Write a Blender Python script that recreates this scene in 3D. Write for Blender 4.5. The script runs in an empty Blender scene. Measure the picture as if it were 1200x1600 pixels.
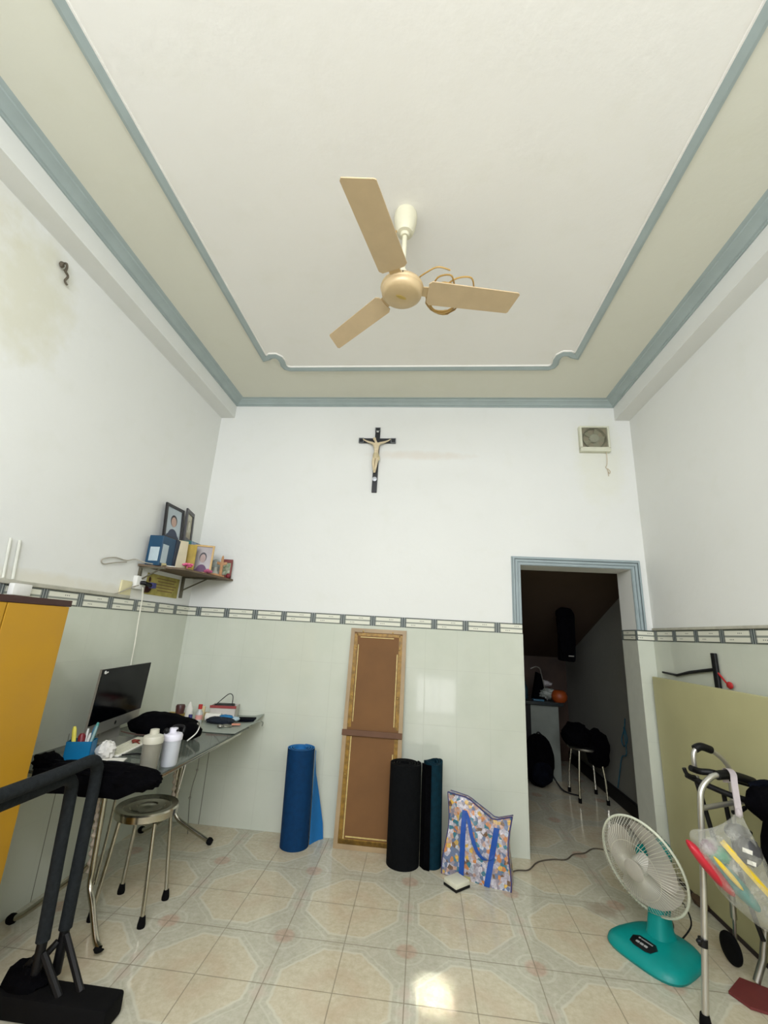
import bpy, bmesh, math, random
from mathutils import Vector, Matrix, noise, Euler
random.seed(7)
PI = math.pi
SC = bpy.context.scene
COL = SC.collection

# ------------------------------------------------------------------ camera
W = 3.7845          # room width (x), back wall at y = 0, floor z = 0
ZC = 3.5584         # ceiling
YF = -5.3           # front wall (behind the camera)
pitch, yaw, roll = .275, .1025, .0566
cy, sy, cp, sp, cr, sr = math.cos(yaw), math.sin(yaw), math.cos(pitch), math.sin(pitch), math.cos(roll), math.sin(roll)
Fw = Vector((-sy*cp, cy*cp, sp)); R0 = Vector((cy, sy, 0)); U0 = R0.cross(Fw)
Rt = cr*R0 + sr*U0; Up = -sr*R0 + cr*U0
cam = bpy.data.cameras.new('camera'); camo = bpy.data.objects.new('camera', cam); COL.objects.link(camo)
Mc = Matrix((Rt, Up, -Fw)).transposed().to_4x4(); Mc.translation = Vector((2.0128, -3.5954, 1.4569))
camo.matrix_world = Mc
cam.sensor_fit = 'HORIZONTAL'; cam.sensor_width = 36; cam.lens = 36*666.8/1200
cam.clip_start = .02; cam.clip_end = 60
SC.camera = camo

# ------------------------------------------------------------------ world, light, exposure
SC.view_settings.view_transform = 'Standard'
SC.view_settings.look = 'None'
SC.view_settings.gamma = 1
SC.view_settings.exposure = 0.0
try: SC.view_settings.use_curve_mapping = False
except Exception: pass
wd = bpy.data.worlds.new('sky'); SC.world = wd; wd.use_nodes = True
wd.node_tree.nodes['Background'].inputs[0].default_value = (.80, .90, 1, 1)
wd.node_tree.nodes['Background'].inputs[1].default_value = 1.2
def area(name, loc, target, sx, sy_, power, color):
    l = bpy.data.lights.new(name, 'AREA'); l.shape = 'RECTANGLE'; l.size = sx; l.size_y = sy_; l.energy = power; l.color = color
    o = bpy.data.objects.new(name, l); COL.objects.link(o); o.location = loc
    d = Vector(target) - Vector(loc); o.rotation_euler = d.to_track_quat('-Z', 'Y').to_euler()
    return o
area('added_transom_light', (1.9, YF-.08, 2.75), (1.9, 0, 2.45), 3.0, .9, 118, (.965, .985, 1.055))  # area lamp behind a made-up transom, for soft light from the front
area('shutter_gap_daylight', (2.30, YF-.17, .33), (2.30, 0, .45), .75, .60, 5.0, (1, .95, .95))
# narrow area lamp added at the transom to make the floor's bright patch
sb = area('floor_patch_lamp', (1.955, YF-.03, 2.62), (2.085, -1.29, 0), .135, .026, .30, (1, 1, .97)); sb.data.spread = math.radians(1.6)

area('added_overhead_light', (1.9, -4.35, ZC-.075), (1.9, -4.35, 0), 1.2, .16, 62, (.985, .985, 1.03))  # unseen overhead lamp, added to lift the floor against the back wall

# ------------------------------------------------------------------ mesh helpers
def BM(): return bmesh.new()
def box(bm, x0, x1, y0, y1, z0, z1, M=None, bev=0):
    vs = []
    t = bmesh.new()
    r = bmesh.ops.create_cube(t, size=1)
    bmesh.ops.scale(t, vec=(abs(x1-x0), abs(y1-y0), abs(z1-z0)), verts=t.verts)
    bmesh.ops.translate(t, vec=((x0+x1)/2, (y0+y1)/2, (z0+z1)/2), verts=t.verts)
    if bev: bmesh.ops.bevel(t, geom=list(t.edges), offset=bev, segments=2, affect='EDGES', profile=.5)
    merge(bm, t, M)
def merge(bm, t, M=None):
    if M is not None: bmesh.ops.transform(t, matrix=M, verts=t.verts)
    me = bpy.data.meshes.new('tmp'); t.to_mesh(me); t.free(); bm.from_mesh(me); bpy.data.meshes.remove(me)
def spl(pts, n=6, closed=False):
    P = [Vector(p) for p in pts]; out = []; N = len(P)
    rng = range(N if closed else N-1)
    for i in rng:
        if closed: a, b, c, d = P[(i-1) % N], P[i], P[(i+1) % N], P[(i+2) % N]
        else: a, b, c, d = P[max(i-1, 0)], P[i], P[i+1], P[min(i+2, N-1)]
        for k in range(n):
            t = k/n
            out.append(.5*((2*b)+(c-a)*t+(2*a-5*b+4*c-d)*t*t+(3*b-a-3*c+d)*t**3))
    if not closed: out.append(P[-1])
    return out
def tube(bm, pts, r, seg=10, closed=False, M=None):
    P = [Vector(p) for p in pts]; N = len(P)
    rs = r if isinstance(r, (list, tuple)) else [r]*N
    t = bmesh.new(); rings = []; up = None
    for i in range(N):
        if closed: d = P[(i+1) % N]-P[(i-1) % N]
        else: d = P[min(i+1, N-1)]-P[max(i-1, 0)]
        if d.length < 1e-9: d = Vector((0, 0, 1))
        d.normalize()
        if up is None:
            up = Vector((0, 0, 1)) if abs(d.z) < .9 else Vector((1, 0, 0))
        a = up - d*up.dot(d)
        if a.length < 1e-4: a = Vector((1, 0, 0)) - d*d.x
        a.normalize(); up = a; b = d.cross(a)
        rings.append([t.verts.new(P[i]+(a*math.cos(2*PI*k/seg)+b*math.sin(2*PI*k/seg))*rs[i]) for k in range(seg)])
    for i in range(N if closed else N-1):
        A, B = rings[i], rings[(i+1) % N]
        for k in range(seg):
            try: t.faces.new((A[k], A[(k+1) % seg], B[(k+1) % seg], B[k]))
            except Exception: pass
    if not closed:
        t.faces.new(rings[0][::-1]); t.faces.new(rings[-1])
    merge(bm, t, M)
def lathe(bm, prof, loc=(0, 0, 0), seg=32, M=None, sc=(1, 1)):
    t = bmesh.new(); rings = []
    for r, z in prof:
        if r < 1e-6: rings.append([t.verts.new((loc[0], loc[1], loc[2]+z))])
        else: rings.append([t.verts.new((loc[0]+r*sc[0]*math.cos(2*PI*k/seg), loc[1]+r*sc[1]*math.sin(2*PI*k/seg), loc[2]+z)) for k in range(seg)])
    for A, B in zip(rings, rings[1:]):
        if len(A) == 1 and len(B) == 1: continue
        for k in range(seg):
            k2 = (k+1) % seg
            if len(A) == 1: t.faces.new((A[0], B[k2], B[k]))
            elif len(B) == 1: t.faces.new((A[k], A[k2], B[0]))
            else: t.faces.new((A[k], A[k2], B[k2], B[k]))
    bmesh.ops.recalc_face_normals(t, faces=t.faces)
    merge(bm, t, M)
def prism(bm, poly, z0, z1, M=None, bev=0):
    t = bmesh.new()
    vs = [t.verts.new((p[0], p[1], z0)) for p in poly]
    f = t.faces.new(vs)
    r = bmesh.ops.extrude_face_region(t, geom=[f])
    bmesh.ops.translate(t, vec=(0, 0, z1-z0), verts=[v for v in r['geom'] if isinstance(v, bmesh.types.BMVert)])
    bmesh.ops.recalc_face_normals(t, faces=t.faces)
    if bev: bmesh.ops.bevel(t, geom=[e for e in t.edges], offset=bev, segments=2, affect='EDGES', profile=.5)
    merge(bm, t, M)
def ell(bm, c, r, M=None, seg=20, nz=0, nf=3, flat=None, seed=0):
    t = bmesh.new(); bmesh.ops.create_uvsphere(t, u_segments=seg, v_segments=max(8, seg//2+2), radius=1)
    for v in t.verts:
        p = v.co.copy()
        k = 1
        if nz: k += nz*noise.fractal(p*nf+Vector((seed*7.3, seed*1.7, 0)), 1, 2, 4)
        v.co = Vector((p.x*r[0]*k, p.y*r[1]*k, p.z*r[2]*k))
    if M is not None: bmesh.ops.transform(t, matrix=M, verts=t.verts)
    for v in t.verts:
        v.co += Vector(c)
        if flat is not None and v.co.z < flat: v.co.z = flat
    merge(bm, t)
def sweep(bm, path, prof, closed=False):
    """profile (d inward, z) swept along a plan path with mitred corners; inward = left of travel"""
    N = len(path); t = bmesh.new(); rings = []
    for i in range(N):
        p = Vector(path[i])
        def nrm(a, b):
            d = (Vector(b)-Vector(a)).normalized(); return Vector((-d.y, d.x))
        ns = []
        if closed or i > 0: ns.append(nrm(path[(i-1) % N], path[i]))
        if closed or i < N-1: ns.append(nrm(path[i], path[(i+1) % N]))
        if len(ns) == 2:
            m = (ns[0]+ns[1]); m = m/(1+ns[0].dot(ns[1]))
        else: m = ns[0]
        rings.append([t.verts.new((p.x+m.x*d, p.y+m.y*d, z)) for d, z in prof])
    K = len(prof)
    for i in range(N if closed else N-1):
        A, B = rings[i], rings[(i+1) % N]
        for k in range(K):
            t.faces.new((A[k], A[(k+1) % K], B[(k+1) % K], B[k]))
    if not closed:
        t.faces.new(rings[0]); t.faces.new(rings[-1][::-1])
    bmesh.ops.recalc_face_normals(t, faces=t.faces)
    merge(bm, t)
def smooth(me, ang=40):
    for p in me.polygons: p.use_smooth = True
    try: me.set_sharp_from_angle(angle=math.radians(ang))
    except Exception: pass
ROOT = {}
def obj(name, bm, m, parent=None, sm=True, ang=40, label=None):
    """links bm as ONE mesh; bm is in room coordinates and is stored relative to its thing's base"""
    me = bpy.data.meshes.new(name)
    if parent is not None:
        loc = ROOT.get(parent.name, Vector((0, 0, 0)))
        bmesh.ops.translate(bm, vec=-loc, verts=bm.verts)
    bm.to_mesh(me); bm.free()
    if sm: smooth(me, ang)
    for mm in (m if isinstance(m, list) else [m]): me.materials.append(mm)
    o = bpy.data.objects.new(name, me); COL.objects.link(o)
    if parent is not None:
        o.parent = parent; ROOT[o.name] = loc
    if label: o['label'] = label
    return o
def rebase(o):
    """put a single-mesh thing's origin at its base"""
    me = o.data; xs = [v.co for v in me.vertices]
    c = Vector(((min(v.x for v in xs)+max(v.x for v in xs))/2, (min(v.y for v in xs)+max(v.y for v in xs))/2, min(v.z for v in xs)))
    me.transform(Matrix.Translation(-c)); o.location = c
    return o
def thing(name, label, cat, loc, group=None):
    o = bpy.data.objects.new(name, None); COL.objects.link(o); o.location = loc; o.empty_display_size = .05
    o['label'] = label; o['category'] = cat
    if group: o['group'] = group
    ROOT[o.name] = Vector(loc)
    return o
def single(name, bm, m, label, cat, group=None, **k):
    o = obj(name, bm, m, **k); rebase(o); o['label'] = label; o['category'] = cat
    if group: o['group'] = group
    return o
def struct(name, bm, m, **k):
    o = obj(name, bm, m, **k); o['kind'] = 'structure'; return o
def fmidx(bm, start, idx):
    bm.faces.ensure_lookup_table()
    for f in bm.faces[start:]: f.material_index = idx
def T(loc, rx=0, ry=0, rz=0): return Matrix.Translation(Vector(loc)) @ Euler((rx, ry, rz)).to_matrix().to_4x4()
def basis(loc, X, Y, Z):
    M = Matrix((Vector(X), Vector(Y), Vector(Z))).transposed().to_4x4(); M.translation = Vector(loc); return M

# ------------------------------------------------------------------ material helpers
def lin(c):
    f = lambda v: v/12.92 if v <= .04045 else ((v+.055)/1.055)**2.4
    return tuple(f(v/255) for v in c)+(1,)
class NT:
    def __init__(s, name):
        s.m = bpy.data.materials.new(name); s.m.use_nodes = True; s.t = s.m.node_tree; s.b = s.t.nodes['Principled BSDF']
        s._c = None
    def n(s, ty, **k):
        q = s.t.nodes.new(ty)
        for a, v in k.items(): setattr(q, a, v)
        return q
    def set(s, inp, v):
        if hasattr(v, 'is_output') or isinstance(v, bpy.types.NodeSocket): s.t.links.new(v, inp)
        else: inp.default_value = v
    def math(s, op, a, b=0, c=None, clamp=False):
        q = s.n('ShaderNodeMath', operation=op); q.use_clamp = clamp
        s.set(q.inputs[0], a); s.set(q.inputs[1], b)
        if c is not None: s.set(q.inputs[2], c)
        return q.outputs[0]
    def xyz(s):
        if s._c is None:
            tc = s.n('ShaderNodeTexCoord'); sx = s.n('ShaderNodeSeparateXYZ'); s.t.links.new(tc.outputs['Object'], sx.inputs[0])
            s._c = (sx.outputs[0], sx.outputs[1], sx.outputs[2]); s.co = tc.outputs['Object']
        return s._c
    def mix(s, f, a, b):
        q = s.n('ShaderNodeMix', data_type='RGBA'); s.set(q.inputs[0], f)
        s.set(q.inputs[6], a if not isinstance(a, tuple) else a); s.set(q.inputs[7], b); return q.outputs[2]
    def noise(s, scale, detail=3, rough=.55, vec=None):
        s.xyz(); q = s.n('ShaderNodeTexNoise'); q.inputs['Scale'].default_value = scale; q.inputs['Detail'].default_value = detail; q.inputs['Roughness'].default_value = rough
        s.t.links.new(vec or s.co, q.inputs['Vector']); return q.outputs[0]
    def ramp(s, v, a, b):
        q = s.n('ShaderNodeMapRange'); q.clamp = True; s.set(q.inputs[0], v); q.inputs[1].default_value = a; q.inputs[2].default_value = b; return q.outputs[0]
    def bump(s, h, st=.2, dist=.01):
        q = s.n('ShaderNodeBump'); q.inputs['Strength'].default_value = st; q.inputs['Distance'].default_value = dist; s.set(q.inputs['Height'], h); s.t.links.new(q.outputs[0], s.b.inputs['Normal'])
    def fmod(s, v, off, per):
        """distance to nearest line of the lattice off + k*per"""
        a = s.math('SUBTRACT', v, off); a = s.math('DIVIDE', a, per); a = s.math('SUBTRACT', a, s.math('ROUND', a)); return s.math('MULTIPLY', s.math('ABSOLUTE', a), per)
    def lt(s, v, e): return s.math('LESS_THAN', v, e)
MC = {}
def mat(name, c, rough=.5, metal=0, var=.06, scale=12, bump=0, spec=.5, coat=0, bscale=None, alpha=None, trans=0, sheen=0, c2=None):
    if name in MC: return MC[name]
    s = NT(name); col = lin(c)
    dark = lin(c2) if c2 else tuple(v*(1-var*2.2) for v in col[:3])+(1,)
    f = s.ramp(s.noise(scale), .3, .7)
    s.set(s.b.inputs['Base Color'], s.mix(f, dark, col))
    s.b.inputs['Roughness'].default_value = rough; s.b.inputs['Metallic'].default_value = metal
    s.b.inputs['Specular IOR Level'].default_value = spec; s.b.inputs['Coat Weight'].default_value = coat
    s.b.inputs['Sheen Weight'].default_value = sheen
    if trans: s.b.inputs['Transmission Weight'].default_value = trans
    if alpha is not None: s.b.inputs['Alpha'].default_value = alpha
    if bump: s.bump(s.noise(bscale or scale*3), bump)
    MC[name] = s.m; return s.m

# plaster with stains and scuffs of their own shape
def plaster(name, c, stain=None):
    s = NT(name); x, y, z = s.xyz()
    base = s.mix(s.ramp(s.noise(1.3, 4), .3, .7), lin(tuple(v-3 for v in c)), lin(c))
    base = s.mix(s.math('MULTIPLY', s.ramp(s.noise(5, 5), .55, .75), .18), base, lin((c[0]-14, c[1]-14, c[2]-24)))
    if stain:
        for (axis, u0, z0, ru, rz, col, amt) in stain:
            u = {'x': x, 'y': y}[axis]
            a = s.math('DIVIDE', s.math('SUBTRACT', u, u0), ru); b = s.math('DIVIDE', s.math('SUBTRACT', z, z0), rz)
            d = s.math('ADD', s.math('MULTIPLY', a, a), s.math('MULTIPLY', b, b))
            d = s.math('ADD', d, s.math('MULTIPLY', s.math('SUBTRACT', s.noise(9, 5), .5), 1.6))
            f = s.math('MULTIPLY', s.math('SUBTRACT', 1, s.ramp(d, .1, 1.0)), amt)
            base = s.mix(f, base, lin(col))
    s.set(s.b.inputs['Base Color'], base); s.b.inputs['Roughness'].default_value = .75; s.b.inputs['Specular IOR Level'].default_value = .25
    s.bump(s.noise(22, 5), .12, .01)
    return s.m
WHITE = (229, 230, 225)
m_wall_back = plaster('wall_plaster_back', WHITE, [('x', 1.95, 3.02, .55, .05, (214, 200, 182), .35), ('x', 3.5, 3.0, .25, .5, (222, 222, 200), .4)])
m_wall_left = plaster('wall_plaster_left', WHITE, [('y', -2.0, 3.0, .3, .45, (208, 205, 178), .55), ('y', -2.35, 3.2, .25, .25, (205, 200, 175), .5), ('y', -1.4, 1.62, .9, .06, (214, 208, 186), .5)])
m_wall_right = plaster('wall_plaster_right', WHITE)
m_ceil = plaster('ceiling_paint', (238, 236, 229))
m_ceil2 = plaster('ceiling_border_paint', (220, 219, 204))
m_beam = plaster('beam_paint', (226, 227, 222))
m_trim = mat('trim_bluegrey', (163, 176, 174), .55, var=.05, scale=6, bump=.05)
m_trim2 = mat('door_casing_bluegrey', (152, 166, 168), .5, var=.05, scale=6)
m_ledge = mat('ledge_cement', (188, 186, 170), .8, var=.12, scale=15, bump=.2)

def tilemat(name, axis, off, dark=0):
    s = NT(name); x, y, z = s.xyz(); u = x if axis == 'x' else y
    g = s.math('MINIMUM', s.fmod(u, off, .25), s.fmod(z, 0, .4))
    grout = s.math('SUBTRACT', 1, s.ramp(g, .0006, .0022))
    c = s.mix(s.ramp(s.noise(3, 4), .35, .65), lin((200, 205, 190)), lin((206, 210, 196)))
    c = s.mix(s.math('MULTIPLY', grout, .30), c, lin((150, 152, 138)))
    if dark:     # one darker joint in the lowest tiles
        q = s.math('MULTIPLY', s.lt(s.math('ABSOLUTE', s.math('SUBTRACT', u, dark)), .0028), s.lt(z, .8))
        c = s.mix(s.math('MULTIPLY', q, .75), c, lin((70, 66, 52)))
    s.set(s.b.inputs['Base Color'], c)
    s.b.inputs['Specular IOR Level'].default_value = .5
    s.set(s.b.inputs['Roughness'], s.math('ADD', s.math('MULTIPLY', grout, .4), .07))
    s.bump(s.math('ADD', s.math('MULTIPLY', grout, -1), s.math('MULTIPLY', s.noise(7, 2), .6)), .09, .003)
    return s.m
m_tile_back = tilemat('wall_tile_back', 'x', .0377, .380)
m_tile_left = tilemat('wall_tile_left', 'y', -.087, -1.052)
m_tile_right = tilemat('wall_tile_right', 'y', -.176)
ZB0, ZB1 = 1.5054, 1.5841
def bordermat(name, axis, off, flip=1):
    s = NT(name); x, y, z = s.xyz(); u = x if axis == 'x' else y
    # p = signed phase in [-.125,.125] about the piece's separator
    a = s.math('DIVIDE', s.math('SUBTRACT', u, off), .25); ph = s.math('MULTIPLY', s.math('SUBTRACT', a, s.math('FLOOR', a)), .25*1)
    if flip < 0: ph = s.math('SUBTRACT', .25, ph)
    h = s.math('SUBTRACT', z, ZB0)
    d = s.fmod(u, off, .25)
    sep = s.lt(d, .021)
    stripe = s.lt(s.math('ABSOLUTE', s.math('SUBTRACT', d, .009)), .0022)
    top = s.math('GREATER_THAN', h, .0787-.009); bot = s.lt(h, .007)
    mid = s.lt(s.math('ABSOLUTE', s.math('SUBTRACT', h, .0385)), .0055)
    fr = s.lt(s.math('ABSOLUTE', s.math('SUBTRACT', d, .0245)), .0018)
    c = lin((222, 222, 206))
    c = s.mix(mid, c, lin((140, 145, 135)))
    dark = lin((84, 92, 92))
    c = s.mix(s.math('MAXIMUM', top, bot), c, lin((92, 98, 90)))
    c = s.mix(fr, c, lin((120, 125, 115)))
    c = s.mix(sep, c, dark); c = s.mix(stripe, c, lin((165, 170, 165)))
    # three small dots up right and down left
    for cx_, cz_ in ((.150, .056), (.080, .021)):
        for k in (-1, 0, 1):
            q = s.math('ADD', s.math('POWER', s.math('SUBTRACT', ph, cx_+k*.013), 2), s.math('POWER', s.math('SUBTRACT', h, cz_), 2))
            c = s.mix(s.lt(q, .0034**2), c, lin((110, 112, 108)))
    s.set(s.b.inputs['Base Color'], c); s.b.inputs['Roughness'].default_value = .15
    return s.m
m_bord_back = bordermat('border_tile_back', 'x', .1028)
m_bord_left = bordermat('border_tile_left', 'y', -.212)
m_bord_right = bordermat('border_tile_right', 'y', -.0513, -1)

def floormat():
    s = NT('floor_tile'); x, y, z = s.xyz()
    def cell(v, off):
        a = s.math('DIVIDE', s.math('SUBTRACT', v, off), .6); return s.math('MULTIPLY', s.math('ABSOLUTE', s.math('SUBTRACT', a, s.math('ROUND', a))), .6)
    ax, ay = cell(x, 1.6784), cell(y, -.7577)          # distance from the octagon's centre, 0 to .3
    wob = s.math('MULTIPLY', s.math('SUBTRACT', s.noise(24, 4), .5), .02)
    d8 = s.math('ADD', s.math('MAXIMUM', s.math('MAXIMUM', ax, ay), s.math('MULTIPLY', s.math('ADD', ax, ay), .735)), wob)
    cxn, cyn = s.math('SUBTRACT', .3, ax), s.math('SUBTRACT', .3, ay)
    dc = s.math('ADD', s.math('SQRT', s.math('ADD', s.math('MULTIPLY', cxn, cxn), s.math('MULTIPLY', cyn, cyn))), s.math('MULTIPLY', wob, .7))
    n1 = s.ramp(s.noise(38, 6, .7), .3, .7); n2 = s.ramp(s.noise(9, 4), .35, .65)
    green = s.mix(n1, lin((179, 176, 155)), lin((202, 199, 181)))
    peach = s.mix(n1, lin((190, 180, 152)), lin((212, 204, 180)))
    peach = s.mix(s.math('MULTIPLY', s.math('SUBTRACT', 1, s.ramp(s.math('ADD', s.math('ABSOLUTE', s.math('SUBTRACT', d8, .10)), s.math('MULTIPLY', wob, 3)), .01, .06)), .3), peach, lin((192, 166, 138)))
    c = s.mix(s.ramp(d8, .236, .243), peach, lin((207, 204, 184)))
    c = s.mix(s.ramp(d8, .248, .254), c, green)
    c = s.mix(s.math('MULTIPLY', s.lt(s.math('ABSOLUTE', s.math('SUBTRACT', d8, .275)), .004), .35), c, lin((210, 210, 190)))
    c = s.mix(s.math('MULTIPLY', s.lt(s.math('ABSOLUTE', s.math('SUBTRACT', dc, .085)), .006), .4), c, lin((210, 210, 192)))
    c = s.mix(s.math('SUBTRACT', 1, s.ramp(dc, .040, .058)), c, s.mix(n1, lin((178, 156, 136)), lin((200, 182, 162))))
    c = s.mix(s.math('MULTIPLY', s.math('SUBTRACT', 1, s.ramp(s.math('ADD', cxn, s.math('MULTIPLY', s.math('ABSOLUTE', s.math('SUBTRACT', ay, .05)), .8)), .02, .05)), .5), c, lin((200, 182, 166)))
    c = s.mix(s.math('MULTIPLY', n2, .12), c, lin((160, 150, 125)))
    # a brown dirt stain beside the table fan
    q = s.math('ADD', s.math('POWER', s.math('DIVIDE', s.math('SUBTRACT', x, 3.08), .11), 2), s.math('POWER', s.math('DIVIDE', s.math('SUBTRACT', y, -.52), .09), 2))
    q = s.math('ADD', q, s.math('MULTIPLY', s.math('SUBTRACT', s.noise(14, 4), .5), 1.5))
    c = s.mix(s.math('MULTIPLY', s.math('SUBTRACT', 1, s.ramp(q, 0, 1)), .45), c, lin((128, 98, 70)))
    g = s.math('MINIMUM', s.fmod(x, 1.9784, .3), s.fmod(y, -.4577, .3))
    gr = s.math('SUBTRACT', 1, s.ramp(g, .0013, .0034))
    c = s.mix(s.math('MULTIPLY', gr, .7), c, lin((126, 116, 94)))
    s.set(s.b.inputs['Base Color'], c)
    s.set(s.b.inputs['Roughness'], s.math('ADD', s.math('MULTIPLY', gr, .4), s.math('ADD', .10, s.math('MULTIPLY', n1, .05))))
    s.bump(s.math('ADD', s.math('MULTIPLY', gr, -1), s.math('MULTIPLY', s.noise(5, 2), .5)), .10, .003)
    return s.m
m_floor = floormat()
m_chrome = mat('chrome_steel', (190, 186, 172), .2, 1, var=.05)
m_steel = mat('brushed_steel', (170, 168, 160), .35, 1, var=.05)
m_alu = mat('aluminium_tube', (205, 203, 196), .32, .85, var=.03)
m_black = mat('black_plastic', (12, 12, 14), .5, var=.2, spec=.3)
m_rubber = mat('black_rubber', (9, 9, 10), .85, var=.2, spec=.15)
m_foam = mat('charcoal_foam', (36, 40, 42), .95, var=.15, scale=60, bump=.3, bscale=200, spec=.15)
m_cloth = mat('black_cloth', (6, 6, 9), .95, var=.3, scale=20, bump=.3, bscale=60, spec=.06)
m_navy = mat('navy_cloth', (10, 14, 24), .95, var=.3, scale=20, bump=.2, bscale=60, spec=.08)
m_white = mat('white_plastic', (228, 228, 222), .4, var=.02)
m_cream = mat('cream_plastic', (222, 220, 198), .45, var=.04)
m_paper = mat('white_paper', (225, 223, 212), .8, var=.03)

# ------------------------------------------------------------------ the room shell
XL, XR, ZD = 2.796, 3.664, 2.054      # door opening in the back wall
TW = .25                              # wall thickness
H2 = ZC+.15
bm = BM(); box(bm, -.2, 4.25, YF-.25, 2.95, -.1, 0); struct('floor', bm, m_floor, sm=False)
bm = BM(); box(bm, -.2, W+.2, YF-.25, TW, ZC, H2); struct('ceiling', bm, m_ceil, sm=False)
bm = BM(); box(bm, -.2, XL, 0, TW, 0, ZC); box(bm, XR, W+.2, 0, TW, 0, ZC); box(bm, XL, XR, 0, TW, ZD, ZC); struct('wall_back', bm, m_wall_back, sm=False)
bm = BM(); box(bm, -.2, 0, YF-.25, 0, 0, ZC); struct('wall_left', bm, m_wall_left, sm=False)
bm = BM(); box(bm, W, W+.2, YF-.25, 0, 0, ZC); struct('wall_right', bm, m_wall_right, sm=False)
bm = BM()   # front wall behind the camera: transom and shutter are added to shape the light
for (a, b, c, d) in ((0, .4, 0, ZC), (3.4, W, 0, ZC), (.4, 3.4, 3.25, ZC), (.4, 3.4, 2.2, 2.25), (.4, 1.0, 0, 2.2), (3.1, 3.4, 0, 2.2)):
    box(bm, a, b, YF-.2, YF, c, d)
struct('wall_front', bm, m_wall_right, sm=False)
# unseen roller shutter, added to keep the doorway's bright gap low and narrow
m_shut = mat('shutter_grey', (150, 155, 155), .5, .3)
bm = BM()
for k in range(18): box(bm, 1.88, 2.72, YF-.14, YF-.12+.012*(k % 2), .72+k*.083, .80+k*.083)
box(bm, 1.0, 1.88, YF-.15, YF-.1, 0, 2.2); box(bm, 2.72, 3.1, YF-.15, YF-.1, 0, 2.2)
struct('door_1', bm, m_shut, sm=False)
bm = BM()
for k in range(6): tube(bm, [(1.93+k*.15, YF-.05, 0), (1.93+k*.15, YF-.05, .72)], .009, 6)
struct('trim_1', bm, m_shut)
bm = BM()
for k in range(5): box(bm, .4+k*.74, .44+k*.74, YF-.06, YF-.02, 2.25, 3.25)
box(bm, .4, 3.4, YF-.06, YF-.02, 2.25, 2.29); box(bm, .4, 3.4, YF-.06, YF-.02, 3.21, 3.25)
struct('added_window_1', bm, m_trim, sm=False)  # unseen transom frame, added around the front area lamp
# beams along the side walls
BL, BR, ZBm = .1352, W-.1244, 3.3824
bm = BM(); box(bm, 0, BL, YF, 0, ZBm, ZC); struct('trim_2', bm, m_beam, sm=False)
bm = BM(); box(bm, BR, W, YF, 0, ZBm, ZC); struct('trim_3', bm, m_beam, sm=False)
# cornice
bm = BM()
prof = [(0, 3.5086), (.010, 3.5086), (.012, 3.516), (.022, 3.518), (.030, 3.527), (.048, 3.537), (.070, 3.543), (.074, 3.549), (.086, 3.550), (.098, 3.554), (.098, ZC), (0, ZC)]
sweep(bm, [(BR, YF), (BR, 0), (BL, 0), (BL, YF)], prof); struct('trim_4', bm, m_trim, ang=20)
# creamier ceiling border outside the inner moulding and the moulding itself
xl, xr = .665, 3.115
pth = [(xr, YF+.6), (xr, -.69), (3.085, -.70), (3.05, -.725), (3.01, -.725), (2.985, -.70), (2.978, -.655), (2.985, -.60), (2.975, -.565), (2.945, -.548),
       (.835, -.548), (.805, -.565), (.795, -.60), (.802, -.655), (.795, -.70), (.77, -.725), (.73, -.725), (.695, -.70), (xl, -.69), (xl, YF+.6)]
bm = BM(); t = 0.024
sweep(bm, pth, [(-t, ZC-.014), (-t*.3, ZC-.020), (t, ZC-.012), (t, ZC), (-t, ZC)]); struct('trim_5', bm, m_trim, ang=20)
bm = BM()
sweep(bm, pth, [(t, ZC-.010), (t+.007, ZC-.010), (t+.007, ZC), (t, ZC)]); struct('trim_6', bm, m_ceil, ang=20)
bm = BM()   # border band: polygon ring as strip between path and beams
outer = []
for (px_, py_) in pth:
    outer.append((px_, py_))
vs_in = [bm.verts.new((p[0], p[1], ZC-.004)) for p in pth]
def outp(p):
    x_, y_ = p
    if x_ >= xr-.001 and y_ < -.7: return (BR, y_)
    if x_ <= xl+.001 and y_ < -.7: return (BL, y_)
    if x_ > 3.0: return (BR - (xr-x_)*.6, 0) if y_ > -.71 and x_ < 3.06 else (BR, 0)
    if x_ < .78: return (BL, 0)
    return (x_, 0)
op = []
for i, p in enumerate(pth):
    x_ = p[0]
    if i == 0: op.append((BR, YF+.6))
    elif i == len(pth)-1: op.append((BL, YF+.6))
    elif i <= 4: op.append((BR, [0, -.69, -.45, -.2, 0][i]))
    elif i <= 9: op.append((BR-(i-4)*(BR-2.945)/5, 0))
    elif i <= 14: op.append((.835-(i-10)*(.835-BL)/5, 0))
    else: op.append((BL, [0, 0, -.2, -.45, -.69][i-14]))
vo = [bm.verts.new((p[0], p[1], ZC-.004)) for p in op]
for i in range(len(pth)-1): bm.faces.new((vs_in[i], vs_in[i+1], vo[i+1], vo[i]))
bmesh.ops.recalc_face_normals(bm, faces=bm.faces)
r = bmesh.ops.extrude_face_region(bm, geom=list(bm.faces)); bmesh.ops.translate(bm, vec=(0, 0, .004), verts=[v for v in r['geom'] if isinstance(v, bmesh.types.BMVert)])
bmesh.ops.recalc_face_normals(bm, faces=bm.faces)
struct('trim_7', bm, m_ceil2, sm=False)
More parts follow.
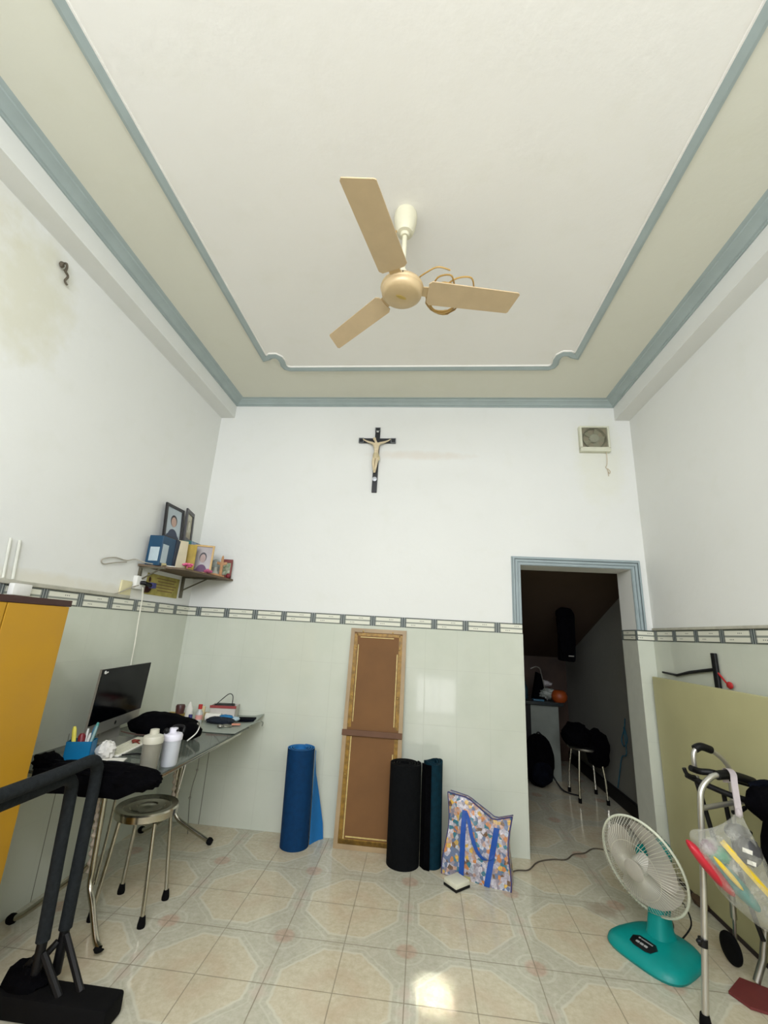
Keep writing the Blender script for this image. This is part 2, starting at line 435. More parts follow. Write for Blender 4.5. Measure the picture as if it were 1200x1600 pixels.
# tiles, borders, ledges
tt = .008
bm = BM(); box(bm, 0, XL, -tt, 0, 0, ZB0); box(bm, XR, W, -tt, 0, 0, ZB0); struct('wall_back_tiles', bm, m_tile_back, sm=False)
bm = BM(); box(bm, 0, XL, -tt-.002, 0, ZB0, ZB1); box(bm, XR, W, -tt-.002, 0, ZB0, ZB1); struct('trim_8', bm, m_bord_back, sm=False)
bm = BM(); box(bm, 0, tt, YF, -tt, 0, ZB0); struct('wall_left_tiles', bm, m_tile_left, sm=False)
bm = BM(); box(bm, 0, tt+.002, YF, -tt, ZB0, ZB1); struct('trim_9', bm, m_bord_left, sm=False)
bm = BM(); box(bm, W-tt, W, YF, -tt, 0, ZB0); struct('wall_right_tiles', bm, m_tile_right, sm=False)
bm = BM(); box(bm, W-tt-.002, W, YF, -tt, ZB0, ZB1); struct('trim_10', bm, m_bord_right, sm=False)
bm = BM(); box(bm, 0, .022, YF, -.80, ZB1, ZB1+.022, bev=.004); struct('trim_11', bm, m_ledge, sm=False)
bm = BM(); box(bm, W-.018, W, YF, -.02, ZB1, ZB1+.018, bev=.004); struct('trim_12', bm, m_ledge, sm=False)
# jamb of the doorway: border and tiles wrap round
bm = BM(); box(bm, XR-.006, XR, -tt, TW, 0, ZB0); box(bm, XL, XL+.004, -tt, TW, 0, ZB0); struct('wall_jamb_tiles', bm, mat('jamb_tile', (205, 208, 195), .12, var=.03), sm=False)
bm = BM(); box(bm, XR-.008, XR, -tt, TW, ZB0, ZB1); struct('trim_13', bm, bordermat('border_tile_jamb', 'y', .24), sm=False)
# door casing, stepped mouldings, only above the tile border
bm = BM()
def casing(bm, w0, w1, th):
    a, b = XL-w1, XR+w1
    box(bm, a, XL-w0, -th, 0, ZB1, ZD+w1); box(bm, XR+w0, b, -th, 0, ZB1, ZD+w1); box(bm, XL-w0, XR+w0, -th, 0, ZD+w0, ZD+w1)
casing(bm, 0, .071, .012); casing(bm, .004, .020, .018); casing(bm, .026, .044, .024); casing(bm, .050, .064, .030)
struct('door_2', bm, m_trim2, sm=False)

# ------------------------------------------------------------------ the dim back room seen through the doorway
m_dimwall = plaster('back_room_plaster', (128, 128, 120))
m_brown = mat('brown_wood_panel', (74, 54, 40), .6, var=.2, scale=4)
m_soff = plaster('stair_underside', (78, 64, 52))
XB, YB = 3.95, 2.72
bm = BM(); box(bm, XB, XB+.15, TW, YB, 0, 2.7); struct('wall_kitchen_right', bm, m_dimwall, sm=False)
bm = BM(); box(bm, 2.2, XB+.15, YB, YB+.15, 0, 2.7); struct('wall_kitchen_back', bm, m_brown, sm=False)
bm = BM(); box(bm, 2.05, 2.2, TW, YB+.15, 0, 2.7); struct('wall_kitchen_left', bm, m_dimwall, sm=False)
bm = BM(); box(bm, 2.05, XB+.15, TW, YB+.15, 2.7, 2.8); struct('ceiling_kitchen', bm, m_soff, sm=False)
bm = BM()   # sloping underside of the stair
sl = math.atan2(1.272-1.905, 2.645-.911)
L = 2.2
M = T((0, .42, 2.10), rx=sl)
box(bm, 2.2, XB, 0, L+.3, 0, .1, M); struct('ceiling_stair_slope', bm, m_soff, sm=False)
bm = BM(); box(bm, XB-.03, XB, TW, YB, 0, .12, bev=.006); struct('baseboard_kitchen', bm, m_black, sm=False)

t = thing('kitchen_counter', 'dim tiled counter with a dark slab top, seen through the doorway', 'counter', (3.1, 1.95, 0))
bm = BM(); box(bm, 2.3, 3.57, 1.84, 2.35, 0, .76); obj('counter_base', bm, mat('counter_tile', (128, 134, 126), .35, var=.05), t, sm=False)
bm = BM(); box(bm, 2.3, 3.62, 1.80, 2.40, .76, .80, bev=.005); obj('counter_top', bm, mat('dark_slab', (42, 50, 52), .3, var=.2), t, sm=False)
bm = BM(); box(bm, 3.18, 3.26, 1.825, 1.84, 0, .76); obj('corner_post', bm, m_black, t, sm=False)
bm = BM(); lathe(bm, [(0, 0), (.06, 0), (.085, .03), (.088, .07), (.07, .11), (.05, .125), (0, .125)], (3.60, 1.88, .80), 20)
single('plastic_bowl', bm, mat('orange_plastic', (150, 66, 14), .5), 'round orange bowl on the right end of the dim kitchen counter', 'bowl')
bm = BM(); ell(bm, (3.50, 1.98, .87), (.10, .08, .06), nz=.35, seed=3, flat=.80); single('plastic_bag', bm, mat('pale_bag', (150, 156, 148), .4), 'crumpled pale bag lying on the dim kitchen counter', 'bag')
bm = BM(); box(bm, 3.40, 3.56, 2.05, 2.2, .80, .93, bev=.01); single('cardboard_box', bm, mat('maroon_box', (78, 30, 32), .7), 'small maroon box on the counter behind the crumpled bag', 'box')
bm = BM(); ell(bm, (3.50, 2.12, .97), (.09, .06, .035), nz=.3, seed=5, flat=.931); single('folded_cloth', bm, mat('pale_cloth', (185, 180, 180), .9), 'white cloth lying on the small maroon box', 'cloth')
bm = BM(); tube(bm, spl([(3.30, 1.93, 1.14), (3.36, 1.93, 1.165), (3.405, 1.93, 1.15), (3.42, 1.93, 1.10), (3.45, 1.93, .95), (3.475, 1.92, .806)], 4), .007, 8)
single('metal_stand', bm, m_steel, 'thin pale hooked rod standing on the kitchen counter', 'stand')
bm = BM(); prism(bm, [(0, 0), (.16, 0), (.10, .28), (.06, .30)], 0, .10, T((3.33, 2.08, .80), rx=PI/2)); single('desk_bag', bm, m_cloth, 'black upright bag on the counter behind the hooked rod', 'bag')
bm = BM(); lathe(bm, [(0, 0), (.035, 0), (.035, .12), (.015, .16), (.015, .19), (0, .19)], (3.24, 2.0, .80), 16); single('sauce_bottle', bm, mat('teal_dark', (30, 60, 70), .3), 'dark blue bottle at the left of the kitchen counter', 'bottle')
bm = BM(); box(bm, 3.30, 3.42, 1.84, 1.93, .80, .815, bev=.003); single('blue_packet', bm, mat('blue_packet', (60, 110, 135), .5), 'flat blue packet near the front edge of the kitchen counter', 'packet')
# backpack on the floor
t = thing('backpack', 'black backpack standing on the floor against the kitchen counter', 'backpack', (3.25, 1.62, 0))
bm = BM(); ell(bm, (3.27, 1.60, .25), (.165, .12, .255), nz=.06, nf=2, flat=0, seed=1); obj('pack_body', bm, m_cloth, t)
bm = BM(); ell(bm, (3.28, 1.49, .15), (.11, .05, .11), nz=.08, seed=2, flat=.005); obj('front_pocket', bm, m_navy, t)
bm = BM(); tube(bm, spl([(3.25, 1.58, .49), (3.27, 1.56, .525), (3.31, 1.57, .49)], 5), .008, 8); obj('handle', bm, m_black, t)
bm = BM(); tube(bm, spl([(3.40, 1.56, .12), (3.46, 1.50, .03), (3.52, 1.45, .008), (3.60, 1.40, .008)], 5), .008, 8); obj('strap', bm, m_black, t)
# hanging dark jacket under the stair
t = thing('hanging_jacket', 'black jacket hanging below the stair in the dim back room', 'jacket', (3.5, 1.2, 1.3))
bm = BM()
prism(bm, [(-.085, .0), (.075, -.01), (.090, .20), (.095, .47), (.06, .53), (-.04, .54), (-.085, .50), (-.075, .25)], -.045, .045, T((3.50, 1.2, 1.28), rx=PI/2), bev=.02); ell(bm, (3.48, 1.15, 1.52), (.075, .03, .2), nz=.2, nf=2, seed=4); obj('jacket_body', bm, m_cloth, t)
bm = BM(); tube(bm, [(3.5, 1.2, 1.80), (3.5, 1.2, 1.86)], .004, 6); obj('hanging_cord', bm, m_black, t)
bm = BM(); box(bm, 3.50, 3.55, 1.13, 1.145, 1.325, 1.335); obj('hem_tag', bm, m_steel, t, sm=False)
# steel stool in the back room with black cloth over it
t = thing('round_stool', 'steel stool in the dim back room under a black cloth', 'stool', (3.68, 1.38, 0), group=None)
stc = (3.68, 1.375)
bm = BM(); lathe(bm, [(0, .44), (.155, .44), (.165, .45), (.165, .462), (.155, .47), (0, .47)], (stc[0], stc[1], 0), 28); obj('seat', bm, m_steel, t)
for dx, dy in ((-.13, .15), (-.13, -.16), (.13, .15), (.13, -.15)):
    bm = BM(); tube(bm, [(stc[0]+dx*.75, stc[1]+dy*.75, .44), (stc[0]+dx*.95, stc[1]+dy*.95, .2), (stc[0]+dx, stc[1]+dy, .02)], .011, 8)
    lg = obj('leg', bm, m_chrome, t)
    bm = BM(); tube(bm, [(stc[0]+dx, stc[1]+dy, 0), (stc[0]+dx, stc[1]+dy, .04)], .016, 8); obj('rubber_foot', bm, m_rubber, lg)
bm = BM(); ell(bm, (3.60, 1.36, .56), (.14, .17, .12), nz=.18, nf=2, seed=6, flat=.472); ell(bm, (3.78, 1.33, .46), (.115, .16, .17), nz=.14, nf=2, seed=8)
single('draped_cloth', bm, m_cloth, 'black cloth heaped over the stool in the dim back room', 'cloth')
bm = BM(); tube(bm, spl([(3.935, 1.0, .80), (3.93, 1.02, .71), (3.93, 1.10, .60), (3.93, 1.06, .55), (3.93, .98, .62), (3.93, 1.03, .72), (3.93, 1.02, .5), (3.93, 1.12, .45), (3.93, 1.18, .35), (3.93, 1.28, .14)], 6), .005, 6)
single('blue_rope', bm, mat('blue_cord', (30, 90, 110), .6), 'blue cord tied up on the back room wall beside the jamb', 'cord')

t = thing('added_ceiling_lamp', 'unseen white tube lamp added on the ceiling behind the camera', 'lamp', (1.9, -4.35, ZC))  # fixture made up to carry the added overhead light
bm = BM(); box(bm, 1.28, 2.52, -4.44, -4.26, ZC-.03, ZC, bev=.004); obj('lamp_body', bm, m_white, t)
bm = BM(); tube(bm, [(1.30, -4.35, ZC-.045), (2.50, -4.35, ZC-.045)], .014, 12); obj('lamp_tube', bm, m_white, t)

# ------------------------------------------------------------------ ceiling fan
m_gold = mat('fan_champagne', (208, 184, 142), .42, .25, var=.04, coat=.1)
m_blade = mat('fan_blade', (204, 181, 144), .5, .1, var=.04)
m_ivory = mat('fan_ivory', (216, 212, 186), .4, var=.03)
HX, HY = 1.863, -1.882
t = thing('ceiling_fan', 'champagne coloured three blade ceiling fan with a coiled cable on one blade', 'ceiling fan', (HX, HY, ZC))
bm = BM(); lathe(bm, [(0, ZC), (.056, ZC), (.060, ZC-.02), (.058, ZC-.06), (.048, ZC-.11), (.040, ZC-.128), (.024, ZC-.132), (.022, ZC-.15), (0, ZC-.15)], (HX, HY, 0), 28); obj('canopy', bm, m_ivory, t)
bm = BM(); tube(bm, [(HX, HY, ZC-.15), (HX, HY, 3.13)], .0125, 12); obj('down_rod', bm, m_ivory, t)
bm = BM(); lathe(bm, [(0, 3.19), (.022, 3.19), (.028, 3.16), (.035, 3.13), (.05, 3.11), (0, 3.11)], (HX, HY, 0), 24); obj('rod_cup', bm, m_ivory, t)
bm = BM(); lathe(bm, [(0, 3.112), (.07, 3.110), (.092, 3.104), (.103, 3.096), (.106, 3.085), (.100, 3.075), (.101, 3.07), (.097, 3.05), (.080, 3.036), (.03, 3.032), (0, 3.032)], (HX, HY, 0), 40); hub = obj('motor_housing', bm, m_gold, t)
bm = BM()
M = T((HX-.002, HY-.004, 3.031), rz=.5)
prism(bm, [(-.028, 0), (-.02, .006), (0, .010), (.02, .006), (.028, 0), (.02, -.006), (0, -.010), (-.02, -.006)], -.001, .001, M); obj('emblem', bm, mat('emblem_gold', (205, 178, 100), .35, .5), hub, sm=False)
for k in range(3):
    bm = BM(); ell(bm, (HX+.104*math.cos(.6+k*2.1), HY+.104*math.sin(.6+k*2.1), 3.087), (.004, .004, .004), seg=8); obj('screw', bm, m_black, hub)
# blades: each with slight pitch, angles from the photograph
for ang, r1, w0, w1, pit in ((math.radians(-104.6), .562, .138, .132, .04), (math.radians(10.5), .565, .135, .125, -.10), (math.radians(137.5), .565, .10, .095, .34)):
    M = T((HX, HY, 3.078), rz=ang)
    M = M @ Euler((pit, 0, 0)).to_matrix().to_4x4()
    bm = BM()
    k_ = .022 if ang < 0 else .010
    poly = [(.125, -w0*.40), (.14, -w0/2), (.16, -w0/2), (r1-.009+k_, -w1/2), (r1+k_, -w1/2+.009), (r1-k_, w1/2-.007), (r1-.007-k_, w1/2), (.17, w0/2), (.145, w0/2), (.13, w0*.38)]
    prism(bm, poly, -.003, .003, M)
    bl = obj('blade', bm, m_blade, t, sm=False)
    bm = BM(); prism(bm, [(.085, -.025), (.16, -.03), (.19, -.02), (.19, .02), (.16, .03), (.085, .025)], .004, .009, M); obj('blade_arm', bm, m_gold, bl, sm=False)
# wire along rod then coiled cable lying over the right blade
bm = BM()
tube(bm, spl([(HX-.03, HY, ZC-.05), (HX-.048, HY-.01, ZC-.15), (HX-.03, HY, ZC-.22), (HX-.01, HY+.02, ZC-.32), (HX+.03, HY+.02, 3.17), (HX+.07, HY-.01, 3.135), (HX+.11, HY-.05, 3.125), (HX+.17, HY-.09, 3.12), (HX+.23, HY-.07, 3.12)], 6), .004, 6)
obj('supply_wire', bm, mat('cable_gold', (186, 150, 84), .45), t)
bm = BM()
cxx, cyy = HX+.205, HY+.110
for k in range(6):
    a0 = random.uniform(0, 6); rx = .085+random.uniform(-.012, .012); ry = .098+random.uniform(-.012, .012)
    pts = [(cxx+random.uniform(-.006, .006)+rx*math.cos(a), cyy+ry*math.sin(a)+.01*(k-3)*.4, 3.113+.003*k+.004*math.sin(2*a+a0)) for a in [2*PI*i/24 for i in range(24)]]
    tube(bm, pts, .0042, 6, closed=True)
tube(bm, spl([(cxx-.06, cyy-.07, 3.12), (cxx-.03, cyy-.13, 3.13), (cxx+.03, cyy-.14, 3.13), (cxx+.05, cyy-.09, 3.125)], 6), .0042, 6)
tube(bm, spl([(cxx+.0, cyy-.08, 3.12), (cxx+.06, cyy-.12, 3.13), (cxx+.13, cyy-.12, 3.13), (cxx+.15, cyy-.05, 3.12)], 6), .0042, 6)
obj('coiled_cable', bm, mat('cable_gold', (186, 150, 84), .45), t)

# ------------------------------------------------------------------ crucifix
CX, CZ = 1.545, 3.153
t = thing('crucifix', 'black wooden crucifix with a pale figure on the back wall', 'crucifix', (CX, 0, 2.652))
m_ebony = mat('ebony_wood', (26, 28, 34), .4, var=.2)
bm = BM(); prism(bm, [(-.0225, 2.652), (.0225, 2.652), (.0225, CZ-.0225), (.17, CZ-.0225), (.17, CZ+.0225), (.0225, CZ+.0225), (.0225, 3.282), (-.0225, 3.282), (-.0225, CZ+.0225), (-.17, CZ+.0225), (-.17, CZ-.0225), (-.0225, CZ-.0225)], 0, .02, T((CX, 0, 0), rx=PI/2), bev=.002)
crs = obj('cross', bm, m_ebony, t, sm=False)
for a, b, c, d in ((-.172, -.125, CZ-.0245, CZ+.0245), (.125, .172, CZ-.0245, CZ+.0245), (-.0245, .0245, 3.25, 3.284)):
    bm = BM(); box(bm, CX+a, CX+b, -.023, -.020, c, c+.006); box(bm, CX+a, CX+b, -.023, -.020, d-.006, d); box(bm, CX+a, CX+a+.006, -.023, -.020, c, d); box(bm, CX+b-.006, CX+b, -.023, -.020, c, d)
    obj('end_cap', bm, mat('pewter', (128, 132, 135), .4, .8), crs, sm=False)
bm = BM(); box(bm, CX-.010, CX+.010, -.024, -.02, 3.237, 3.247); obj('title_plate', bm, m_white, crs, sm=False)
bm = BM(); lathe(bm, [(0, 0), (.02, 0), (.021, .004), (.012, .008), (0, .008)], seg=20, M=T((CX-.002, -.02, 2.775), rx=PI/2)); obj('medallion', bm, mat('pale_metal', (205, 208, 215), .4, .3), crs)
# figure: one continuous skinned body
me = bpy.data.meshes.new('figure')
V = [(CX, -.045, 2.995, .024, .019), (CX+.002, -.05, 3.04, .021, .017), (CX-.002, -.05, 3.085, .030, .021), (CX-.003, -.05, 3.112, .016, .014), (CX-.012, -.058, 3.135, .010, .010), (CX-.022, -.064, 3.148, .018, .017), (CX-.024, -.064, 3.163, .013, .014),
     (CX-.036, -.045, 3.115, .012, .012), (CX-.075, -.038, 3.128, .0095, .0095), (CX-.115, -.030, 3.150, .0065, .0065), (CX-.133, -.027, 3.165, .0065, .004),
     (CX+.032, -.045, 3.116, .012, .012), (CX+.070, -.038, 3.128, .0095, .0095), (CX+.105, -.030, 3.148, .0065, .0065), (CX+.124, -.027, 3.163, .0065, .004),
     (CX-.016, -.048, 2.965, .017, .017), (CX-.018, -.064, 2.912, .014, .014), (CX-.013, -.046, 2.862, .0095, .010), (CX-.010, -.034, 2.848, .007, .007), (CX-.008, -.050, 2.826, .007, .005),
     (CX+.014, -.048, 2.965, .017, .017), (CX+.010, -.064, 2.910, .014, .014), (CX+.003, -.048, 2.862, .0095, .010), (CX+.000, -.036, 2.848, .007, .007), (CX+.000, -.052, 2.826, .007, .005)]
E_ = [(0, 1), (1, 2), (2, 3), (3, 4), (4, 5), (5, 6), (2, 7), (7, 8), (8, 9), (9, 10), (2, 11), (11, 12), (12, 13), (13, 14), (0, 15), (15, 16), (16, 17), (17, 18), (18, 19), (0, 20), (20, 21), (21, 22), (22, 23), (23, 24)]
base = ROOT[t.name]
me.from_pydata([Vector(v[:3])-base for v in V], E_, [])
fig = bpy.data.objects.new('figure', me); COL.objects.link(fig); fig.parent = t
fig.modifiers.new('skin', 'SKIN')
for i, v in enumerate(V):
    sv = me.skin_vertices[0].data[i]; sv.radius = (v[3], v[4]); sv.use_root = (i == 0)
ss = fig.modifiers.new('sub', 'SUBSURF'); ss.levels = 2; ss.render_levels = 2
me.materials.append(mat('ivory_figure', (222, 205, 170), .5, var=.08, scale=60))
for m_ in fig.modifiers:
    if m_.type == 'SKIN': m_.use_smooth_shade = True
fig['label'] = 'pale carved figure with outstretched arms'
bm = BM(); lathe(bm, [(.020, 2.955), (.027, 2.97), (.028, 2.99), (.025, 3.01)], (CX, -.047, 0), 20); ell(bm, (CX+.028, -.05, 2.965), (.010, .008, .025), seg=10, nz=.1)
obj('loincloth', bm, mat('ivory_cloth', (205, 190, 150), .6), t)

# ------------------------------------------------------------------ exhaust fan
t = thing('exhaust_fan', 'square cream exhaust fan high on the back wall above the doorway', 'exhaust fan', (3.46, 0, 3.05))
x0, x1, z0, z1 = 3.335, 3.585, 3.065, 3.305
bm = BM(); box(bm, x0, x1, -.05, 0, z0, z0+.04, bev=.003); box(bm, x0, x1, -.05, 0, z1-.015, z1, bev=.003); box(bm, x0, x0+.018, -.05, 0, z0+.03, z1-.01, bev=.003); box(bm, x1-.018, x1, -.05, 0, z0+.03, z1-.01, bev=.003)
obj('housing', bm, mat('aged_cream', (218, 218, 196), .5), t)
bm = BM(); box(bm, x0+.01, x1-.01, -.012, -.002, z0+.03, z1-.01); obj('back_panel', bm, mat('dusty_tan', (150, 142, 118), .8), t, sm=False)
ecx, ecz = 3.46, 3.195
bm = BM(); lathe(bm, [(.095, 0), (.10, .02), (.095, .022), (.088, .004)], seg=36, M=T((ecx, -.014, ecz), rx=PI/2)); obj('fan_ring', bm, mat('dusty_olive', (104, 104, 84), .7), t)
bm = BM()
for k in range(5):
    a = k*2*PI/5
    prism(bm, [(.03, -.02), (.085, -.032), (.09, .022), (.03, .018)], 0, .003, T((ecx, -.020, ecz), rx=PI/2) @ Euler((0, 0, a)).to_matrix().to_4x4() @ Euler((.4, 0, 0)).to_matrix().to_4x4())
obj('fan_blades', bm, mat('dusty_green', (142, 142, 118), .7), t, sm=False)
bm = BM(); lathe(bm, [(.042, 0), (.042, .018), (.035, .024), (0, .024)], seg=24, M=T((ecx, -.014, ecz), rx=PI/2)); obj('motor_cap', bm, mat('dusty_cap', (160, 162, 142), .6), t)
bm = BM()
for k in range(15): box(bm, x0+.018, x1-.018, -.048, -.046, z0+.048+k*.0122, z0+.050+k*.0122)
obj('grille', bm, mat('grille_tan', (178, 174, 150), .6), t, sm=False)
bm = BM(); tube(bm, spl([(3.55, -.03, 3.066), (3.552, -.028, 3.0), (3.549, -.02, 2.95), (3.54, -.015, 2.93), (3.556, -.012, 2.905), (3.56, -.01, 2.85)], 5), .0025, 6)
tube(bm, spl([(3.556, -.012, 2.92), (3.575, -.012, 2.895), (3.57, -.012, 2.875), (3.558, -.012, 2.89)], 5), .0025, 6)
obj('pull_cord', bm, mat('cord_beige', (200, 180, 150), .8), t)

# rusty hook on the left wall
bm = BM(); tube(bm, spl([(.0, -1.88, 3.31), (.018, -1.885, 3.30), (.02, -1.88, 3.28), (.012, -1.875, 3.262), (.025, -1.89, 3.25), (.02, -1.86, 3.24), (.012, -1.862, 3.21), (.016, -1.845, 3.195)], 5), .006, 8)
ell(bm, (.014, -1.905, 3.275), (.012, .014, .018), seg=10, nz=.2); single('wall_hook', bm, mat('rust', (92, 84, 70), .8), 'small rusty hook fixed high on the left wall', 'hook')

# ------------------------------------------------------------------ yellow cabinet by the left wall
m_yel = mat('yellow_board', (184, 138, 26), .5, var=.14, scale=3, c2=(176, 132, 38))
t = thing('yellow_cabinet', 'tall yellow board cabinet with a dark top edge against the left wall', 'cabinet', (.2, -2.4, 0))
cx1, cy1, ch = .39, -1.715, 1.52
bm = BM(); box(bm, .012, cx1-.02, -3.1, cy1, .0, ch-.028); obj('body', bm, m_yel, t, sm=False)
bm = BM(); box(bm, .010, cx1, -3.12, cy1+.008, ch-.028, ch, bev=.002); obj('top_board', bm, mat('dark_brown_edge', (62, 36, 32), .5), t, sm=False)
for ya, yb in ((-2.018, cy1), (-2.56, -2.024), (-3.1, -2.566)):
    bm = BM(); box(bm, cx1-.02, cx1-.002, ya, yb, .03, ch-.029, bev=.0015); d = obj('door', bm, m_yel, t, sm=False)
    if ya < -2.1:
        bm = BM(); lathe(bm, [(0, 0), (.012, 0), (.012, .012), (.016, .02), (0, .022)], seg=16, M=T((cx1-.002, yb-.05, 1.1), ry=PI/2)); obj('knob', bm, m_black, d)

# small things on the ledge by the cabinet, conduit and wire
bm = BM(); box(bm, .024, .055, -1.69, -1.59, ZB1-.050, ZB1+.006, bev=.004)
single('junction_box', bm, m_white, 'small white box on the cabinet top beside the wall ledge', 'box')
bm = BM(); tube(bm, [(.010, -1.665, 1.61), (.010, -1.685, 1.80)], .007, 8); tube(bm, [(.010, -1.715, 1.61), (.010, -1.735, 1.80)], .006, 8)
single('wall_conduit', bm, mat('conduit_paint', (222, 223, 210), .6), 'pale vertical cable conduit on the left wall above the cabinet', 'conduit')

# ------------------------------------------------------------------ corner shelf and what is on it
m_shelf = mat('shelf_brown', (110, 92, 70), .7, var=.15)
t = thing('corner_shelf', 'worn brown wooden shelf on metal brackets in the left corner', 'shelf', (.1, -.3, 1.815))
bm = BM(); prism(bm, [(.009, -.775), (.275, -.63), (.365, -.009), (.009, -.009)], 1.815, 1.829); obj('board', bm, m_shelf, t, sm=False)
bm = BM(); box(bm, .001, .020, -.182, -.160, 1.64, 1.815); box(bm, .001, .30, -.180, -.162, 1.803, 1.814); tube(bm, [(.010, -.171, 1.70), (.22, -.171, 1.806)], .006, 8); obj('bracket', bm, mat('old_steel', (108, 104, 88), .5, .4), t, sm=False)
bm = BM(); box(bm, .001, .018, -.745, -.725, 1.70, 1.815); box(bm, .001, .19, -.744, -.726, 1.803, 1.814); tube(bm, [(.010, -.735, 1.715), (.16, -.735, 1.806)], .006, 8); obj('bracket', bm, mat('old_steel', (108, 104, 88), .5, .4), t, sm=False)

def photo_frame(name, label, M, w, h, fw, fcol, bg, hair, skin, top, mono=False):
    """upright frame in the local x-z plane, facing -y"""
    base = M.translation.copy()
    t = thing(name, label, 'photo frame', base)
    t.location = base
    bm = BM(); fr = [(0, w, 0, fw), (0, w, h-fw, h), (0, fw, fw, h-fw), (w-fw, w, fw, h-fw)]
    for a, b, c, d in fr: box(bm, a, b, -.014, 0, c, d, M)
    obj('frame', bm, mat('frame_'+name+str(fcol[0]), fcol, .35, var=.1), t, sm=False)
    bm = BM(); box(bm, fw, w-fw, -.006, -.004, fw, h-fw, M); ph = obj('photograph', bm, mat('photo_bg%d' % bg[0], bg, .25, var=.08, scale=8), t, sm=False)
    bm = BM(); iw, ih = w-2*fw, h-2*fw; cx_, cz_ = w/2, fw+ih*.56
    R = T((0, 0, 0), rx=PI/2)
    def poly(pts, yy): prism(bm, [(a, b) for a, b in pts], -yy, -yy+.0006, M @ R)
    prism(bm, [(cx_+iw*.42*math.cos(a)*(1 if math.sin(a) < .2 else .8), fw+.0+max(0, ih*.30*math.sin(a))) for a in [PI*k/16 for k in range(17)]], .0062, .0068, M @ R); n0 = len(bm.faces)
    prism(bm, [(cx_+iw*.215*math.cos(a), cz_+ih*.02+ih*.20*math.sin(a)) for a in [2*PI*k/24 for k in range(24)]], .0070, .0074, M @ R); fmidx(bm, n0, 1); n1 = len(bm.faces)
    prism(bm, [(cx_+iw*.17*math.cos(a), cz_-ih*.02+ih*.17*math.sin(a)) for a in [2*PI*k/24 for k in range(24)]], .0076, .0080, M @ R); fmidx(bm, n1, 2)
    obj('portrait', bm, [mat('pt%d' % top[0], top, .5), mat('ph%d' % hair[0], hair, .5), mat('ps%d' % skin[0], skin, .5)], ph, sm=False)
    return t
# frame facing +x (room) leaning a touch on the left wall
def facing_x(x, y, z, w, tilt=0, turn=0): return T((x, y, z), rz=PI/2+turn) @ Euler((-tilt, 0, 0)).to_matrix().to_4x4()
M1 = facing_x(.055, -.640, 2.050, .24, .08)
photo_frame('framed_portrait', 'black framed portrait of a person in navy, leaning on the left wall', M1, .245, .275, .022, (24, 22, 26), (178, 190, 196), (50, 48, 50), (190, 160, 145), (44, 56, 80))
M2 = facing_x(.060, -.375, 2.085, .22, .05, .25)
photo_frame('framed_picture', 'narrower black framed picture standing behind the gold framed portrait', M2, .21, .27, .034, (28, 24, 26), (196, 190, 165), (150, 145, 125), (206, 200, 180), (170, 160, 130))
M3 = T((.150, -.335, 1.912-.083), rz=.30) @ Euler((-.08, 0, 0)).to_matrix().to_4x4()
photo_frame('framed_portrait', 'gold framed portrait of a person in purple, standing on the shelf', M3, .155, .235, .014, (196, 158, 84), (168, 160, 160), (62, 58, 66), (176, 152, 146), (92, 50, 92))
# the two stacks that carry the black frames
bm = BM(); box(bm, .028, .135, -.735, -.575, 1.829, 2.045, bev=.003)
t = thing('blue_carton', 'blue and white carton at the left end of the corner shelf', 'box', (.08, -.65, 1.829)); obj('carton', bm, mat('carton_blue', (12, 66, 98), .45), t, sm=False)
bm = BM(); box(bm, .135, .1365, -.725, -.655, 1.85, 1.985); box(bm, .05, .12, -.7365, -.735, 1.86, 1.96); obj('white_panel', bm, mat('carton_pale', (180, 196, 202), .5), t, sm=False)
bm = BM(); box(bm, .03, .14, -.57, -.40, 1.829, 2.048, bev=.003); single('navy_carton', bm, mat('carton_navy', (22, 34, 52), .45), 'dark navy carton under the black framed portrait', 'box')
bm = BM(); box(bm, .02, .15, -.395, -.10, 1.829, 2.08, bev=.003)
t = thing('photo_box', 'box with a blue and white side carrying the narrower black frame', 'box', (.08, -.25, 1.829)); obj('box_body', bm, mat('box_teal', (52, 110, 104), .5), t, sm=False)
bm = BM(); box(bm, .150, .1515, -.39, -.12, 2.0, 2.075); obj('blue_print', bm, mat('blue_print', (40, 72, 120), .4, c2=(170, 190, 210), scale=25), t, sm=False)
bm = BM(); box(bm, 0, .095, -.016, 0, 0, .215, T((.125, -.44, 1.829), rz=.45) @ Euler((-.05, 0, 0)).to_matrix().to_4x4(), bev=.002)
single('yellow_book', bm, mat('book_yellow', (186, 158, 62), .6, var=.15), 'yellow book standing between the cartons and the gold frame', 'book')
bm = BM(); box(bm, 0, .07, -.012, 0, 0, .225, T((.135, -.535, 1.829), rz=.75) @ Euler((-.08, 0, 0)).to_matrix().to_4x4(), bev=.002)
single('cream_book', bm, mat('book_cream', (200, 190, 160), .6), 'thin cream book leaning in front of the navy carton', 'book')
bm = BM(); box(bm, 0, .15, 0, .10, 0, .012, T((.07, -.70, 1.830), rz=.65), bev=.002); single('notebook', bm, m_paper, 'white notebook lying at the front edge of the corner shelf', 'notebook')
bm = BM()
for k in range(9): ell(bm, (.235+.016*math.cos(k*2.4)*(1+k*.1), -.535+.02*math.sin(k*2.4)*(1+k*.1), 1.858+.006*(k % 3)), (.013, .013, .009), seg=10)
tube(bm, [(.235, -.535, 1.83), (.235, -.535, 1.858)], .004, 6); single('pink_flowers', bm, mat('pink_petals', (232, 110, 150), .7), 'small bunch of pink cloth flowers on the corner shelf', 'flowers')
bm = BM()
for k in range(7): ell(bm, (.315+.022*math.cos(k*2.1), -.37+.05*math.sin(k*1.7), 1.843+.004*(k % 2)), (.016, .016, .012), seg=10)
single('beads', bm, mat('purple_pink', (186, 90, 128), .6), 'heap of purple and pink beads before the gold frame', 'beads')
